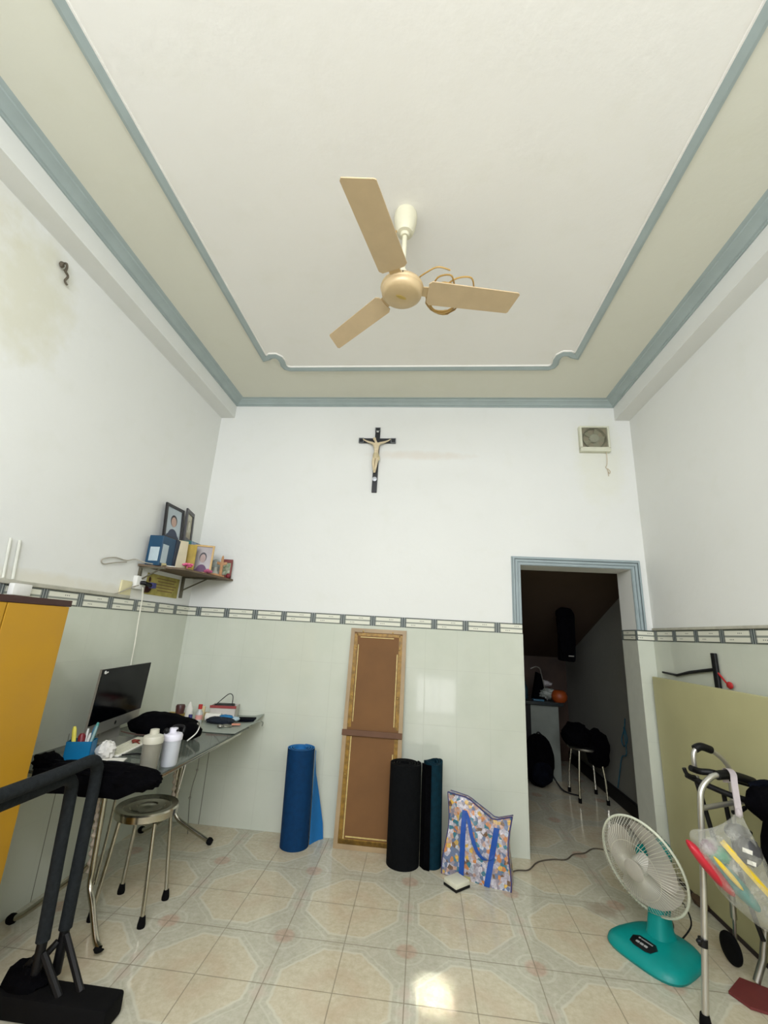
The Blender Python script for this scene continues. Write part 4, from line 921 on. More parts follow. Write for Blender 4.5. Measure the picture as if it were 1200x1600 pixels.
# ------------------------------------------------------------------ rolls of mat
m_bluemat = mat('blue_mat_dark', (4, 54, 96), .8, var=.12, scale=30, bump=.15, spec=.2)
m_bluein = mat('blue_mat_light', (20, 112, 178), .7, var=.05)
t = thing('blue_yoga_mat', 'blue rolled mat standing on the floor, its outer end hanging loose', 'yoga mat', (1.16, -.20, 0))
bm = BM(); th = .007
def spiral(turns, r0, r1, n=120, lean=(0, 0)):
    return [(r0+(r1-r0)*k/n, turns*2*PI*k/n) for k in range(n+1)]
sp_ = spiral(3.2, .045, .103)
cxr, cyr = 1.160, -.172; hh = .615; off = .25
def wallstrip(bm, pts2, z0f, z1f, th, shear=(0, 0), inner=0):
    """extruded vertical strip along plan points"""
    n = len(pts2); t = bmesh.new(); A = []
    for i, (x, y) in enumerate(pts2):
        a = Vector(pts2[max(i-1, 0)]); b = Vector(pts2[min(i+1, n-1)]); d = (b-a).normalized(); nn = Vector((-d.y, d.x))*th/2
        zz = []
        for s_ in (-1, 1):
            for z in (z0f(i/(n-1)), z1f(i/(n-1))):
                zz.append(t.verts.new((x+nn.x*s_+shear[0]*z, y+nn.y*s_+shear[1]*z, z)))
        A.append(zz)
    for a, b in zip(A, A[1:]):
        for q in ((0, 1, 1, 0), (2, 3, 3, 2)):
            f = t.faces.new((a[q[0]], a[q[1]], b[q[2]], b[q[3]])); f.material_index = inner if q[0] == 2 else 0
        f = t.faces.new((a[1], a[3], b[3], b[1])); f.material_index = inner; t.faces.new((a[0], a[2], b[2], b[0]))
    t.faces.new((A[0][0], A[0][1], A[0][3], A[0][2])); t.faces.new((A[-1][0], A[-1][1], A[-1][3], A[-1][2]))
    bmesh.ops.recalc_face_normals(t, faces=t.faces); merge(bm, t)
pts2 = [(cxr+r*math.cos(a+off), cyr+r*math.sin(a+off)) for r, a in sp_]
wallstrip(bm, pts2, lambda u: .001, lambda u: hh, th, (-.022, 0), 1); obj('roll', bm, [m_bluemat, m_bluein], t)
bm = BM()
e = pts2[-1]; en = [(cxr+.104, cyr+.03), (cxr+.112, cyr+.045), (cxr+.125, cyr+.075), (cxr+.15, cyr+.115), (cxr+.175, cyr+.135)]
t2 = bmesh.new(); R_ = []
for i, (x, y) in enumerate(en):
    u = i/4; zt = hh-.02-.50*u**1.6
    col_ = []
    for j in range(8):
        z = .001+(zt)*j/7; col_.append(t2.verts.new((x-.022*z-.055*u*z/hh, y, z)))
    R_.append(col_)
for a, b in zip(R_, R_[1:]):
    for j in range(7): t2.faces.new((a[j], b[j], b[j+1], a[j+1]))
r = bmesh.ops.extrude_face_region(t2, geom=list(t2.faces)); bmesh.ops.translate(t2, vec=(.004, .004, 0), verts=[v for v in r['geom'] if isinstance(v, bmesh.types.BMVert)])
bmesh.ops.recalc_face_normals(t2, faces=t2.faces); merge(bm, t2); obj('loose_end', bm, m_bluein, t, label='lighter blue loose end of the mat')

bm = BM(); sp2 = spiral(4.2, .030, .110, 150); c2 = (1.918, -.250)
wallstrip(bm, [(c2[0]+r*math.cos(a-.6), c2[1]+r*math.sin(a-.6)) for r, a in sp2], lambda u: .001, lambda u: .595, .010, (0, 0))
single('black_yoga_mat', bm, mat('black_mat', (12, 14, 16), .9, var=.2, scale=60, bump=.3, spec=.12), 'thick black rolled mat standing before the framed board', 'yoga mat')
bm = BM(); sp3 = spiral(3.0, .020, .066, 110); c3 = (2.108, -.225)
pts3 = [(c3[0]+r*math.cos(a+.8)*(1.0), c3[1]+r*math.sin(a+.8)*1.15) for r, a in sp3]
wallstrip(bm, pts3, lambda u: .001, lambda u: .612+.008*math.sin(u*40), .011, (0, 0))
tl = thing('teal_yoga_mat', 'slim dark teal rolled mat between the black mat and the bag', 'yoga mat', (c3[0], c3[1], 0))
obj('roll', bm, mat('teal_mat', (4, 44, 58), .8, var=.2, scale=30, bump=.2, spec=.15), tl)
bm = BM(); wallstrip(bm, [(c3[0]-.072, c3[1]-.035), (c3[0]-.045, c3[1]-.078), (c3[0]-.01, c3[1]-.088)], lambda u: .001, lambda u: .605, .006); obj('dark_flap', bm, m_cloth, tl)

# ------------------------------------------------------------------ back of a framed picture
t = thing('framed_picture', 'tall framed picture leaning face to the wall, showing its brown back', 'picture', (1.65, -.09, 0))
FW_, FH = .45, 1.485
ang = math.atan2(.125, FH)
xs = (1.432, 1.80)
# slightly sheared: the foot stands a little to the left
MF = Matrix.Translation((1.4335, -.150, 0)) @ Euler((-ang, 0, 0)).to_matrix().to_4x4()
def fb(bm, a, b, c, d, y0, y1, bev=0): box(bm, a, b, y0, y1, c, d, MF, bev)
bm = BM(); fb(bm, 0, FW_, 0, .03, .0, .035); fb(bm, 0, FW_, FH-.03, FH, .0, .035); fb(bm, 0, .03, .03, FH-.03, .0, .035); fb(bm, FW_-.03, FW_, .03, FH-.03, .0, .035)
obj('frame', bm, mat('frame_tan', (172, 148, 112), .5, var=.1, scale=6), t, sm=False)
bm = BM(); fb(bm, .03, FW_-.03, .03, FH-.03, .008, .012); bk = obj('backing_board', bm, mat('brown_hardboard', (122, 84, 44), .75, var=.08, scale=4), t, sm=False)
bm = BM()
prism(bm, [(.03, .03), (FW_-.03, .03), (FW_-.03, .055), (.045, .055)], 0, .003, MF @ T((0, .008, 0), rx=PI/2))
for a, b, c, d in ((.03, .058, .04, .70), (.03, .058, .76, FH-.04), (FW_-.058, FW_-.03, .04, .70), (FW_-.058, FW_-.03, .76, FH-.04), (.05, FW_-.05, FH-.056, FH-.034), (.04, FW_-.04, .03, .062)): fb(bm, a, b, c, d, .005, .0085)
obj('gold_lip', bm, mat('frame_gold', (158, 120, 44), .45, .2, var=.25, scale=30), bk, sm=False)
bm = BM()
for a, b, c, d in ((.062, .070, .06, .70), (.064, .071, .80, 1.36), (FW_-.070, FW_-.062, .06, .60), (FW_-.071, FW_-.063, .78, 1.30), (.08, FW_-.10, FH-.07, FH-.063), (.08, FW_-.08, .070, .078)): fb(bm, a, b, c, d, .004, .008)
obj('tape', bm, mat('tape_yellow', (214, 190, 120), .5, var=.15, scale=40), bk, sm=False)
bm = BM(); fb(bm, -.004, FW_-.002, .705, .745, -.012, .0, .002); obj('cross_strap', bm, mat('brown_strap', (104, 72, 50), .7), t, sm=False)
bm = BM()
for a, c in ((.10, FH-.022), (.34, FH-.022), (.045, .45), (.05, .98), (.40, 1.34), (.05, 1.34), (.40, .98)): ell(bm, MF @ Vector((a, -.002, c)), (.006, .004, .006), seg=8)
obj('clips', bm, mat('brass', (190, 160, 90), .3, .8), t)

# ------------------------------------------------------------------ patterned carrier bag
def patmat():
    s = NT('patterned_bag'); s.xyz()
    v = s.n('ShaderNodeTexVoronoi'); v.inputs['Scale'].default_value = 46; s.t.links.new(s.co, v.inputs['Vector'])
    r = s.n('ShaderNodeValToRGB'); sx = s.n('ShaderNodeSeparateColor'); s.t.links.new(v.outputs['Color'], sx.inputs[0]); s.t.links.new(sx.outputs[0], r.inputs[0])
    cr_ = r.color_ramp; cr_.interpolation = 'CONSTANT'
    cols = [(0, (186, 180, 190)), (.16, (38, 120, 138)), (.28, (214, 208, 214)), (.40, (206, 132, 64)), (.50, (198, 160, 140)), (.60, (96, 116, 150)), (.70, (224, 180, 72)), (.78, (150, 140, 150)), (.88, (110, 78, 44)), (.94, (190, 196, 206))]
    cr_.elements[0].position = 0; cr_.elements[0].color = lin(cols[0][1]); cr_.elements[1].position = cols[1][0]; cr_.elements[1].color = lin(cols[1][1])
    for p, c in cols[2:]:
        e_ = cr_.elements.new(p); e_.color = lin(c)
    n = s.ramp(s.noise(90, 2), .35, .65)
    s.set(s.b.inputs['Base Color'], s.mix(s.math('MULTIPLY', n, .5), r.outputs[0], lin((110, 108, 112)))); s.b.inputs['Roughness'].default_value = .35
    s.bump(s.noise(18, 3), .35, .02)
    return s.m
m_pat = patmat()
MG = Matrix.Translation((2.185, -.330, 0)) @ Euler((0, 0, -.30)).to_matrix().to_4x4() @ Euler((-.16, 0, 0)).to_matrix().to_4x4() @ Euler((0, 0.035, 0)).to_matrix().to_4x4()
t = thing('carrier_bag', 'colourful patterned woven carrier bag with blue handles by the door', 'bag', (2.36, -.32, 0))
gw, gh, gd = .405, .42, .13
bm = BM(); t2 = bmesh.new(); nx, nz = 14, 14
def bagpt(u, v, side):
    x = gw*u+.012*math.sin(v*6+1)*(u-.5)*2; topz = gh*(1 + .06*(1-u)) - .075*max(0, 1-abs(u-.74)/.42)
    z = topz*v; bul = .020*math.sin(u*PI)*math.sin(v*PI)+.006*math.sin(u*11+v*7)
    dd = gd*(1-.45*v)
    return Vector((x, (-bul if side == 0 else dd+bul), z+.004))
fr2 = [[t2.verts.new(bagpt(i/nx, j/nz, 0)) for i in range(nx+1)] for j in range(nz+1)]
bk2 = [[t2.verts.new(bagpt(i/nx, j/nz, 1)) for i in range(nx+1)] for j in range(nz+1)]
for j in range(nz):
    for i in range(nx):
        t2.faces.new((fr2[j][i], fr2[j][i+1], fr2[j+1][i+1], fr2[j+1][i])); t2.faces.new((bk2[j][i], bk2[j+1][i], bk2[j+1][i+1], bk2[j][i+1]))
    t2.faces.new((fr2[j][0], fr2[j+1][0], bk2[j+1][0], bk2[j][0])); t2.faces.new((fr2[j][nx], bk2[j][nx], bk2[j+1][nx], fr2[j+1][nx]))
for i in range(nx):
    t2.faces.new((fr2[0][i], bk2[0][i], bk2[0][i+1], fr2[0][i+1])); t2.faces.new((fr2[nz][i], fr2[nz][i+1], bk2[nz][i+1], bk2[nz][i]))
bmesh.ops.recalc_face_normals(t2, faces=t2.faces); merge(bm, t2, MG); obj('bag_body', bm, m_pat, t)
bm = BM()
topl = [MG @ (bagpt(i/nx, 1, 0)+Vector((0, -.002, 0))) for i in range(nx+1)]
rt_ = [MG @ (bagpt(1, j/nz, 0)+Vector((.0, -.002, 0))) for j in range(nz+1)]
lf_ = [MG @ (bagpt(0, j/nz, 0)+Vector((0, -.002, 0))) for j in range(nz+1)]
tube(bm, topl, .004, 6); tube(bm, rt_, .004, 6); tube(bm, lf_, .003, 6); tube(bm, [MG @ (bagpt(i/nx, 1, 1)) for i in range(nx+1)], .004, 6)
obj('piping', bm, mat('violet_piping', (58, 56, 110), .5), t)
bm = BM()
def ribbon(bm, pts, w, th=.003, M=None, wdir=Vector((1, 0, 0))):
    t = bmesh.new(); A = []
    for p in pts:
        p = Vector(p); A.append([t.verts.new(p-wdir*w/2), t.verts.new(p+wdir*w/2), t.verts.new(p+wdir*w/2+Vector((0, -th, 0))), t.verts.new(p-wdir*w/2+Vector((0, -th, 0)))])
    for a, b in zip(A, A[1:]):
        for k in range(4): t.faces.new((a[k], a[(k+1) % 4], b[(k+1) % 4], b[k]))
    t.faces.new(A[0][::-1]); t.faces.new(A[-1]); bmesh.ops.recalc_face_normals(t, faces=t.faces); merge(bm, t, M)
def bsurf(x, z, o=.004):
    u = x/gw; p = bagpt(min(1, max(0, u)), min(1, z/gh), 0); return Vector((x, p.y-o, z))
m_strap = mat('strap_blue', (10, 74, 160), .5, var=.06)
ribbon(bm, [bsurf(.115, z) for z in [.01+.36*k/12 for k in range(13)]], .032, M=MG); obj('strap', bm, m_strap, t, sm=False)
bm = BM(); ribbon(bm, [bsurf(.275+.004*k, z) for k, z in enumerate([.01+.31*k/12 for k in range(13)])], .034, M=MG); obj('strap', bm, m_strap, t, sm=False)
bm = BM(); ribbon(bm, spl([bsurf(.125, .36, .010), bsurf(.150, .32, .02), bsurf(.175, .25, .026), bsurf(.21, .185, .028), bsurf(.25, .150, .024), bsurf(.29, .15, .016), bsurf(.31, .18, .010)], 5), .022, M=MG, wdir=Vector((.92, 0, .38))); obj('handle', bm, m_strap, t, sm=False)

# small box on the floor and cord
t = thing('adapter_box', 'small cream plastic box on the floor in front of the patterned bag', 'box', (2.265, -.45, 0))
MA = T((2.262, -.448, 0), rz=.72)
bm = BM(); box(bm, -.058, .058, -.052, .052, .014, .040, MA, bev=.004); obj('lid', bm, m_cream, t)
bm = BM(); box(bm, -.060, .060, -.054, .054, .0, .014, MA, bev=.003); obj('base', bm, m_black, t)
bm = BM(); box(bm, .0, .05, -.01, .03, .0, .022, T((2.315, -.385, 0), rz=.5), bev=.004); single('plug_adapter', bm, mat('olive_plastic', (176, 170, 112), .5), 'little olive plug lying between the cream box and the bag', 'plug')
bm = BM(); tube(bm, spl([(2.56, -.30, .006), (2.66, -.20, .006), (2.75, -.17, .006), (2.84, -.05, .006), (2.95, .01, .006), (3.05, .03, .006), (3.13, .12, .006), (3.22, .16, .006), (3.32, .25, .006), (3.42, .22, .006), (3.47, .05, .006), (3.50, -.15, .006), (3.46, -.40, .006), (3.42, -.60, .010), (3.36, -.70, .03)], 8), .0045, 6)
single('power_cord', bm, mat('cord_dark', (86, 78, 66), .6), 'dark power cord snaking over the floor across the doorway', 'cord')

# ------------------------------------------------------------------ teal table fan
m_teal = mat('fan_teal', (0, 142, 136), .42, var=.05, spec=.35)
fn = Vector((-.826, -.521, -.214)).normalized()
P0 = Vector((3.180, -.858, .376))        # centre of the cage
hx = Vector((-.846, -.533, 0)).normalized(); side = Vector((0, 0, 1)).cross(hx).normalized()
t = thing('table_fan', 'teal table fan with a clear grey cage standing on the floor', 'fan', (3.22, -.84, 0))
MBs = basis((3.215, -.850, 0), side, -hx, (0, 0, 1))       # local y = backwards
def superell(a, b, n=2.8, N=40, k=.12):
    out = []
    for i in range(N):
        th_ = 2*PI*i/N; c, s_ = math.cos(th_), math.sin(th_)
        x = a*abs(c)**(2/n)*(1 if c > 0 else -1); y = b*abs(s_)**(2/n)*(1 if s_ > 0 else -1)
        out.append((x*(1-k*y/b), y))
    return out
t2 = bmesh.new(); lv = [(1.0, 0), (1.03, .012), (1.0, .030), (.90, .046), (.70, .058), (.40, .066), (.25, .072)]
rings = []
for k, z in lv: rings.append([t2.verts.new((x*k, y*k+.03*(1-k), z)) for x, y in superell(.176, .180, 3.3)])
for A, B in zip(rings, rings[1:]):
    for i in range(len(A)): t2.faces.new((A[i], A[(i+1) % len(A)], B[(i+1) % len(A)], B[i]))
t2.faces.new(rings[0][::-1]); t2.faces.new(rings[-1]); bmesh.ops.recalc_face_normals(t2, faces=t2.faces)
bm = BM(); merge(bm, t2, MBs); fb_ = obj('base', bm, m_teal, t)
MPn = MBs @ T((-.0, -.098, .0605), rx=.13)
bm = BM(); prism(bm, [(-.062, .012), (-.040, .036), (.040, .036), (.062, .012), (.052, -.030), (.03, -.040), (-.03, -.040), (-.052, -.030)], 0, .004, MPn, bev=.001); cpn = obj('control_panel', bm, mat('panel_black', (14, 16, 20), .3), fb_, sm=False)
bm = BM()
for k in (-1, 0, 1): box(bm, -.008+k*.020, .008+k*.020, -.020, -.008, .004, .009, MPn, bev=.002)
box(bm, -.035, -.026, .014, .023, .004, .0046, MPn, bev=.0)
for k in range(8): box(bm, -.022+k*.0072, -.0165+k*.0072, .015, .022, .004, .0046, MPn)
obj('buttons', bm, mat('button_grey', (165, 168, 165), .4), cpn, sm=False)
bm = BM()
t2 = bmesh.new(); secs = [(.055, .060, .075, .045), (.09, .048, .062, .042), (.15, .043, .052, .045), (.26, .038, .044, .06), (.31, .034, .036, .065)]
rr = []
for z, a, b, yo in secs: rr.append([t2.verts.new((x, y+yo, z)) for x, y in superell(a, b, 3.2, 20, 0)])
for A, B in zip(rr, rr[1:]):
    for i in range(20): t2.faces.new((A[i], A[(i+1) % 20], B[(i+1) % 20], B[i]))
t2.faces.new(rr[0][::-1]); t2.faces.new(rr[-1]); bmesh.ops.recalc_face_normals(t2, faces=t2.faces); merge(bm, t2, MBs); obj('neck', bm, m_teal, t)
# head: basis with z along the fan axis (towards the viewer)
ux = Vector((0, 0, 1)).cross(fn).normalized(); uy = fn.cross(ux)
MH = basis(P0, ux, uy, fn)
bm = BM(); lathe(bm, [(0, -.215), (.03, -.210), (.052, -.19), (.062, -.15), (.064, -.09), (.070, -.055), (0, -.050)], M=MH, seg=32); obj('motor_housing', bm, m_teal, t)
bm = BM(); lathe(bm, [(0, .045), (.030, .043), (.042, .030), (.045, -.02), (0, -.02)], M=MH, seg=28); hb = obj('blade_hub', bm, mat('hub_white', (210, 208, 198), .4), t)
m_fblade = mat('fan_blade_pale', (205, 200, 188), .3, var=.03, alpha=.62)
for k in range(3):
    t2 = bmesh.new(); g = []
    for i in range(9):
        u = i/8; r_ = .040+.152*u; row = []
        wid = .55+.55*math.sin(min(1, u*1.15)*PI*.62)
        for j in range(7):
            v = j/6-.5; a = v*2*wid*(1 if u < .9 else .85)+.35*u
            zz = .035*(-v*2)*(1-.3*u)
            row.append(t2.verts.new((r_*math.cos(a), r_*math.sin(a), zz)))
        g.append(row)
    for i in range(8):
        for j in range(6): t2.faces.new((g[i][j], g[i][j+1], g[i+1][j+1], g[i+1][j]))
    r = bmesh.ops.extrude_face_region(t2, geom=list(t2.faces)); bmesh.ops.translate(t2, vec=(0, 0, .0025), verts=[v for v in r['geom'] if isinstance(v, bmesh.types.BMVert)])
    bmesh.ops.recalc_face_normals(t2, faces=t2.faces)
    bm = BM(); merge(bm, t2, MH @ Euler((0, 0, .5+k*2*PI/3)).to_matrix().to_4x4()); obj('fan_blade', bm, m_fblade, t)
RC = .219
m_wire = mat('cage_wire', (190, 188, 170), .4, .2)
bm = BM()
NW = 72
for k in range(NW):
    a = 2*PI*k/NW; c, s_ = math.cos(a), math.sin(a)
    a2 = a+.25; c2_, s2_ = math.cos(a2), math.sin(a2)
    pts = []
    for i in range(7):
        u = i/6; aa = a+.28*(1-u); r_ = .048+(RC-.048)*u; z_ = .074*math.sqrt(max(0, 1-(u)**2.6))
        pts.append((r_*math.cos(aa), r_*math.sin(aa), z_))
    tube(bm, pts, .0011, 4, M=MH)
for rr_, zz_ in ((.13, .066),): tube(bm, [(rr_*math.cos(2*PI*i/40), rr_*math.sin(2*PI*i/40), zz_) for i in range(40)], .0018, 6, closed=True, M=MH)
obj('front_grille', bm, m_wire, t)
bm = BM(); lathe(bm, [(0, .080), (.040, .080), (.050, .076), (.050, .070), (0, .070)], M=MH, seg=32); obj('badge_disc', bm, mat('badge_grey', (176, 172, 160), .35), t)
bm = BM()
for k in range(NW):
    a = 2*PI*k/NW; pts = []
    for i in range(7):
        u = i/6; r_ = .070+(RC-.070)*u; z_ = -.072*math.sqrt(max(0, 1-u**2.6)); pts.append((r_*math.cos(a), r_*math.sin(a), z_))
    tube(bm, pts, .0011, 4, M=MH)
tube(bm, [(.14*math.cos(2*PI*i/40), .14*math.sin(2*PI*i/40), -.064) for i in range(40)], .0018, 6, closed=True, M=MH)
obj('rear_grille', bm, m_wire, t)
bm = BM(); tube(bm, [(RC*math.cos(2*PI*i/64), RC*math.sin(2*PI*i/64), 0) for i in range(64)], .0062, 8, closed=True, M=MH)
obj('cage_rim', bm, mat('rim_pale', (216, 220, 200), .35), t)
bm = BM(); tube(bm, spl([MBs @ Vector((.02, .17, .03)), MBs @ Vector((.05, .22, .10)), MBs @ Vector((.04, .20, .18)), MBs @ Vector((.02, .14, .24))], 6), .004, 6); obj('supply_lead', bm, m_black, t)

# ------------------------------------------------------------------ beige board leaning on the right wall
t = thing('beige_board', 'large beige door-like board leaning against the right wall', 'board', (3.74, -1.0, 0))
bm = BM()
lean = math.atan2(.022, 1.25)
MD = T((3.747, 0, 0)) @ Euler((0, -0.0, 0)).to_matrix().to_4x4()
box(bm, -.028, 0, -1.95, -.045, .012, 1.252, MD, bev=.003); obj('panel', bm, mat('beige_panel', (192, 188, 142), .5, var=.05, scale=2.5, c2=(182, 178, 134)), t, sm=False)
bm = BM(); box(bm, -.034, .0, -1.95, -.045, 0, .022, MD); obj('dark_bottom_edge', bm, mat('panel_edge', (46, 36, 30), .7), t, sm=False)
bm = BM(); ell(bm, (3.70, -.36, .02), (.03, .07, .02), nz=.3, seed=61, flat=0); single('fallen_hinge', bm, mat('brown_scrap', (92, 72, 52), .8), 'small brown scrap on the floor at the foot of the beige board', 'scrap')
# black T handle behind the board
t = thing('folding_stand', 'black metal T-shaped stand poking up behind the beige board', 'stand', (3.761, -.7, 0))
bm = BM(); box(bm, 3.752, 3.770, -.742, -.702, .001, 1.446, bev=.004); obj('upright', bm, m_black, t)
bm = BM(); tube(bm, [(3.761, -.71, 1.352), (3.761, -.45, 1.315), (3.761, -.30, 1.285), (3.761, -.12, 1.290)], [.010, .010, .008, .007], 8); obj('side_arm', bm, m_black, t)
bm = BM(); tube(bm, [(3.761, -.72, 1.35), (3.761, -.80, 1.285)], .005, 6); ell(bm, (3.761, -.825, 1.275), (.010, .026, .02), seg=14); obj('red_knob', bm, mat('red_knob', (176, 30, 34), .4), t)

# ------------------------------------------------------------------ folding walker
t = thing('walking_frame', 'folded aluminium walking frame with black grips at the right edge', 'walking frame', (3.45, -1.1, 0))
def tb(name, pts, r, m, par=None, n=6): 
    bm = BM(); tube(bm, spl(pts, n), r, 12); return obj(name, bm, m, par or t)
lg = tb('rear_leg', [(3.195, -1.262, .02), (3.235, -1.255, .30), (3.275, -1.245, .60), (3.296, -1.238, .78), (3.315, -1.230, .845), (3.365, -1.218, .890), (3.42, -1.205, .905)], .0125, m_alu)
bm = BM(); lathe(bm, [(0, 0), (.022, 0), (.021, .015), (.0165, .04), (0, .04)], (3.195, -1.262, 0), 16); obj('rubber_foot', bm, m_rubber, lg)
bm = BM(); tube(bm, [(3.222, -1.258, .262), (3.226, -1.257, .29)], .018, 12); ell(bm, (3.205, -1.27, .285), (.014, .01, .01), seg=10); obj('height_clip', bm, m_black, lg)
tb('hand_grip', [(3.40, -1.210, .900), (3.46, -1.19, .902), (3.53, -1.165, .888), (3.60, -1.14, .868)], .020, m_black)
tb('side_tube', [(3.60, -1.14, .868), (3.66, -1.12, .84), (3.69, -1.11, .76), (3.70, -1.10, .5), (3.69, -1.12, .16), (3.69, -1.12, .03)], .0125, m_alu)
bm = BM(); lathe(bm, [(0, 0), (.022, 0), (.021, .015), (.0165, .04), (0, .04)], (3.69, -1.12, 0), 16); obj('rubber_foot', bm, m_rubber, t)
tb('cross_tube', [(3.297, -1.235, .765), (3.43, -1.17, .770), (3.585, -1.105, .775)], .0105, m_alu)
lg2 = tb('front_leg', [(3.430, -.985, .850), (3.426, -.99, .900), (3.436, -.985, .950), (3.475, -.98, .972), (3.53, -.965, .960), (3.60, -.95, .905), (3.622, -.94, .84), (3.61, -.93, .60), (3.59, -.90, .38), (3.575, -.885, .24)], .0115, m_alu)
tb('hand_grip', [(3.440, -.985, .962), (3.475, -.98, .975), (3.53, -.965, .960)], .019, m_black)
bm = BM(); tube(bm, [(3.575, -.885, .20), (3.580, -.892, .34)], .014, 10); obj('wheel_fork', bm, m_steel, lg2)
bm = BM()
MWh = T((3.556, -.862, .066), rz=.12) @ Euler((0, PI/2, 0)).to_matrix().to_4x4()
lathe(bm, [(0, -.012), (.030, -.012), (.056, -.012), (.063, -.007), (.065, 0), (.063, .007), (.056, .012), (.030, .012), (0, .012)], M=MWh, seg=32); obj('wheel', bm, m_rubber, lg2)
bm = BM(); tube(bm, [(3.578, -.862, .075), (3.582, -.880, .22)], .008, 8); obj('fork_arm', bm, m_steel, lg2)
# black folding joint bar with hooks
tb('joint_bar', [(3.375, -1.045, .885), (3.42, -1.04, .872), (3.47, -1.06, .875), (3.54, -1.09, .862), (3.60, -1.11, .852)], .015, m_black)
tb('joint_bar', [(3.33, -1.09, .862), (3.37, -1.08, .845), (3.42, -1.09, .825), (3.50, -1.12, .800), (3.58, -1.14, .785)], .013, m_black)
tb('release_hook', [(3.315, -1.10, .895), (3.322, -1.10, .875), (3.34, -1.095, .860), (3.37, -1.085, .855)], .009, m_black)
tb('release_hook', [(3.47, -1.17, .742), (3.50, -1.165, .745), (3.54, -1.15, .76)], .009, m_black)
tb('strut', [(3.385, -1.06, .84), (3.405, -1.07, .72), (3.43, -1.08, .56), (3.46, -1.09, .40)], .010, m_black)
tb('strut', [(3.43, -.99, .84), (3.45, -1.0, .66), (3.47, -1.02, .50)], .010, m_alu)
tb('spring_strut', [(3.50, -1.07, .80), (3.52, -1.06, .60), (3.55, -1.04, .40), (3.60, -1.04, .20)], .010, m_black)

# dark blue/black clothes and bag hanging at the walker
t = thing('black_backpack', 'black backpack and cloth hung over the walking frame at the right edge', 'backpack', (3.66, -1.2, .2))
bm = BM()
ell(bm, (3.615, -1.255, .56), (.080, .085, .29), nz=.15, nf=2, seed=71, seg=32); ell(bm, (3.62, -1.22, .80), (.11, .085, .075), nz=.2, nf=2, seed=72, seg=28)
obj('pack_body', bm, m_cloth, t)
bm = BM(); tube(bm, spl([(3.55, -1.19, .86), (3.62, -1.22, .885), (3.70, -1.28, .83), (3.72, -1.33, .72)], 6), .016, 8); obj('shoulder_strap', bm, m_navy, t)
bm = BM(); ell(bm, (3.50, -1.14, .655), (.055, .04, .028), nz=.2, nf=2, seed=73); obj('blue_roll', bm, m_navy, t)

# clear plastic bag with toys
m_clear = None
s_ = NT('clear_polythene'); s_.xyz()
tr = s_.n('ShaderNodeBsdfTransparent'); mx = s_.n('ShaderNodeMixShader'); out = s_.t.nodes['Material Output']
s_.b.inputs['Base Color'].default_value = lin((205, 205, 195)); s_.b.inputs['Roughness'].default_value = .18
s_.set(mx.inputs[0], s_.math('ADD', .22, s_.math('MULTIPLY', s_.ramp(s_.noise(16, 4), .5, .75), .35)))
s_.t.links.new(tr.outputs[0], mx.inputs[1]); s_.t.links.new(s_.b.outputs[0], mx.inputs[2]); s_.t.links.new(mx.outputs[0], out.inputs[0])
s_.bump(s_.noise(22, 4), .6, .02); m_clear = s_.m
t = thing('plastic_bag', 'clear plastic bag of colourful toys hanging from the walking frame', 'bag', (3.33, -1.36, .5))
ap = Vector((3.395, -1.335, .790))
# the bag is wide in the frame's plane: axis a runs from upper left to lower right
ax_a = Vector((.80, -.10, -.42)).normalized(); ax_b = Vector((.45, .15, .80)).normalized(); nrm_ = ax_a.cross(ax_b).normalized(); ax_b = nrm_.cross(ax_a).normalized()
cB = Vector((3.315, -1.365, .585))
bm = BM(); t2 = bmesh.new(); rings = []
NS = 36
for k in range(13):
    u = k/12
    # section centre moves from the apex to the body, then closes at the bottom
    cen = ap.lerp(cB+Vector((.0, 0, -.03)), min(1, u*1.5)) if u < .67 else (cB+Vector((0, 0, -.03))).lerp(cB+Vector((-.045, 0, -.085)), (u-.67)/.33)
    ra = [.010, .032, .062, .098, .132, .162, .186, .200, .204, .196, .170, .118, .03][k]
    rb = [.010, .022, .034, .046, .058, .066, .072, .076, .076, .072, .060, .040, .01][k]
    ring = []
    for i in range(NS):
        a = 2*PI*i/NS; f = 1+.10*math.sin(i*PI/2.2+k*.2)*(1-u*.7)
        dirh = Vector((.86-.22*min(1, u*1.4), -.06, -.74*min(1, u*1.4))); dirn = Vector((.10, .95, 0))
        ring.append(t2.verts.new(cen+dirh*ra*math.cos(a)*f+dirn*rb*math.sin(a)*f))
    rings.append(ring)
for A, B in zip(rings, rings[1:]):
    for i in range(NS): t2.faces.new((A[i], A[(i+1) % NS], B[(i+1) % NS], B[i]))
t2.faces.new(rings[-1]); bmesh.ops.recalc_face_normals(t2, faces=t2.faces); merge(bm, t2); obj('bag_skin', bm, m_clear, t)
bm = BM()
ribbon(bm, spl([ap+Vector((0, 0, -.01)), Vector((3.412, -1.305, .84)), Vector((3.432, -1.272, .89)), Vector((3.455, -1.236, .918)), Vector((3.462, -1.20, .930)), Vector((3.468, -1.16, .915)), Vector((3.47, -1.15, .86))], 5), .026, th=.006); ell(bm, ap, (.014, .014, .018), seg=12, nz=.2)
obj('tied_handle', bm, mat('polythene_white', (200, 190, 192), .4, alpha=.85), t)
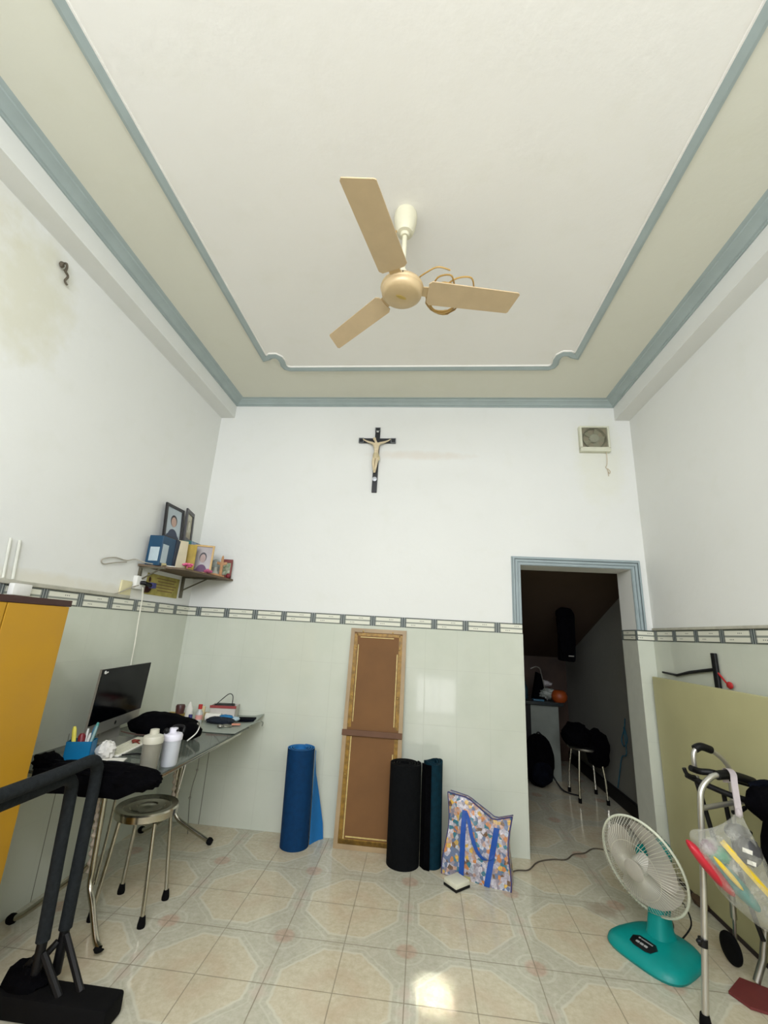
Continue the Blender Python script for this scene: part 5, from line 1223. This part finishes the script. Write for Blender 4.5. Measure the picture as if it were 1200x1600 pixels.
# contents (things of their own)
def disc(label, name, c, r, col, ring=0, tilt=0.0, th=.012, sc_=(1, .42)):
    bm = BM(); X = Vector((.66, -.06, -.75)).normalized(); Y = Vector((.25, .95, .1)); Y = (Y-X*Y.dot(X)).normalized(); Z = X.cross(Y)
    M = basis(c, X, Y, Z) @ Euler((tilt, 0, 0)).to_matrix().to_4x4()
    if ring: lathe(bm, [(r-ring, -th/2), (r, -th/2), (r, th/2), (r-ring, th/2), (r-ring, -th/2)], M=M, seg=36, sc=sc_)
    else: lathe(bm, [(r*math.cos(a_), th/2*math.sin(a_)) for a_ in [-PI/2+PI*k_/12 for k_ in range(13)]], M=M, seg=40, sc=sc_)
    return single(name, bm, mat('toy_%d_%d' % (col[0], col[1]), col, .4), label, 'toy', 'toys in the clear plastic bag')
disc('red plate-like toy at the left side of the clear plastic bag', 'red_toy', Vector((3.232, -1.365, .590)), .118, (190, 30, 48), sc_=(1, .34), th=.048)
disc('teal boat-shaped toy along the bottom of the clear bag', 'teal_toy', Vector((3.322, -1.365, .545)), .115, (16, 128, 122), sc_=(1, .36), th=.056)
disc('yellow hoop across the right of the clear plastic bag', 'yellow_hoop', Vector((3.368, -1.385, .600)), .125, (234, 200, 24), ring=.03, sc_=(1, .30), th=.020)
disc('short yellow bar toy in the middle of the clear bag', 'yellow_bar', Vector((3.272, -1.415, .596)), .070, (226, 194, 44), sc_=(1, .16), th=.02)
bm = BM(); ell(bm, Vector((3.395, -1.36, .66)), (.050, .04, .050), nz=.15, seed=81); n0 = len(bm.faces)
M = basis(Vector((3.365, -1.402, .675)), (.9, 0, -.25), (0.24, .1, .93), (0, -1, .1)); box(bm, -.02, .02, -.008, .008, 0, .003, M); box(bm, .0, .035, -.045, -.030, 0, .003, M); fmidx(bm, n0, 1)
single('grey_toy', bm, [mat('toy_charcoal', (66, 66, 70), .5), m_paper], 'charcoal toy with two white stickers inside the clear bag', 'toy')
bm = BM(); ell(bm, Vector((3.238, -1.365, .664)), (.030, .028, .026), nz=.2, seed=82); single('purple_toy', bm, mat('toy_mauve', (128, 92, 112), .5), 'small mauve toy at the upper left inside the clear bag', 'toy')
bm = BM(); ell(bm, Vector((3.275, -1.37, .640)), (.042, .03, .03), nz=.2, seed=83); single('green_toy', bm, mat('toy_green', (40, 140, 100), .5), 'green toy in the middle of the clear plastic bag', 'toy')

# dustpan on the floor at the right edge
t = thing('dustpan', 'dark red dustpan lying on the floor at the lower right', 'dustpan', (3.50, -1.02, 0))
bm = BM(); prism(bm, [(-.09, -.07), (-.02, -.12), (.09, -.10), (.12, .0), (.07, .07), (-.04, .07)], .002, .012, T((3.52, -1.045, 0), rz=-.5)); 
obj('pan', bm, mat('dustpan_red', (110, 44, 42), .6), t, sm=False)
bm = BM(); tube(bm, [(3.575, -.99, .015), (3.62, -.985, .10), (3.65, -.985, .22)], .015, 10); obj('handle', bm, m_steel, t)
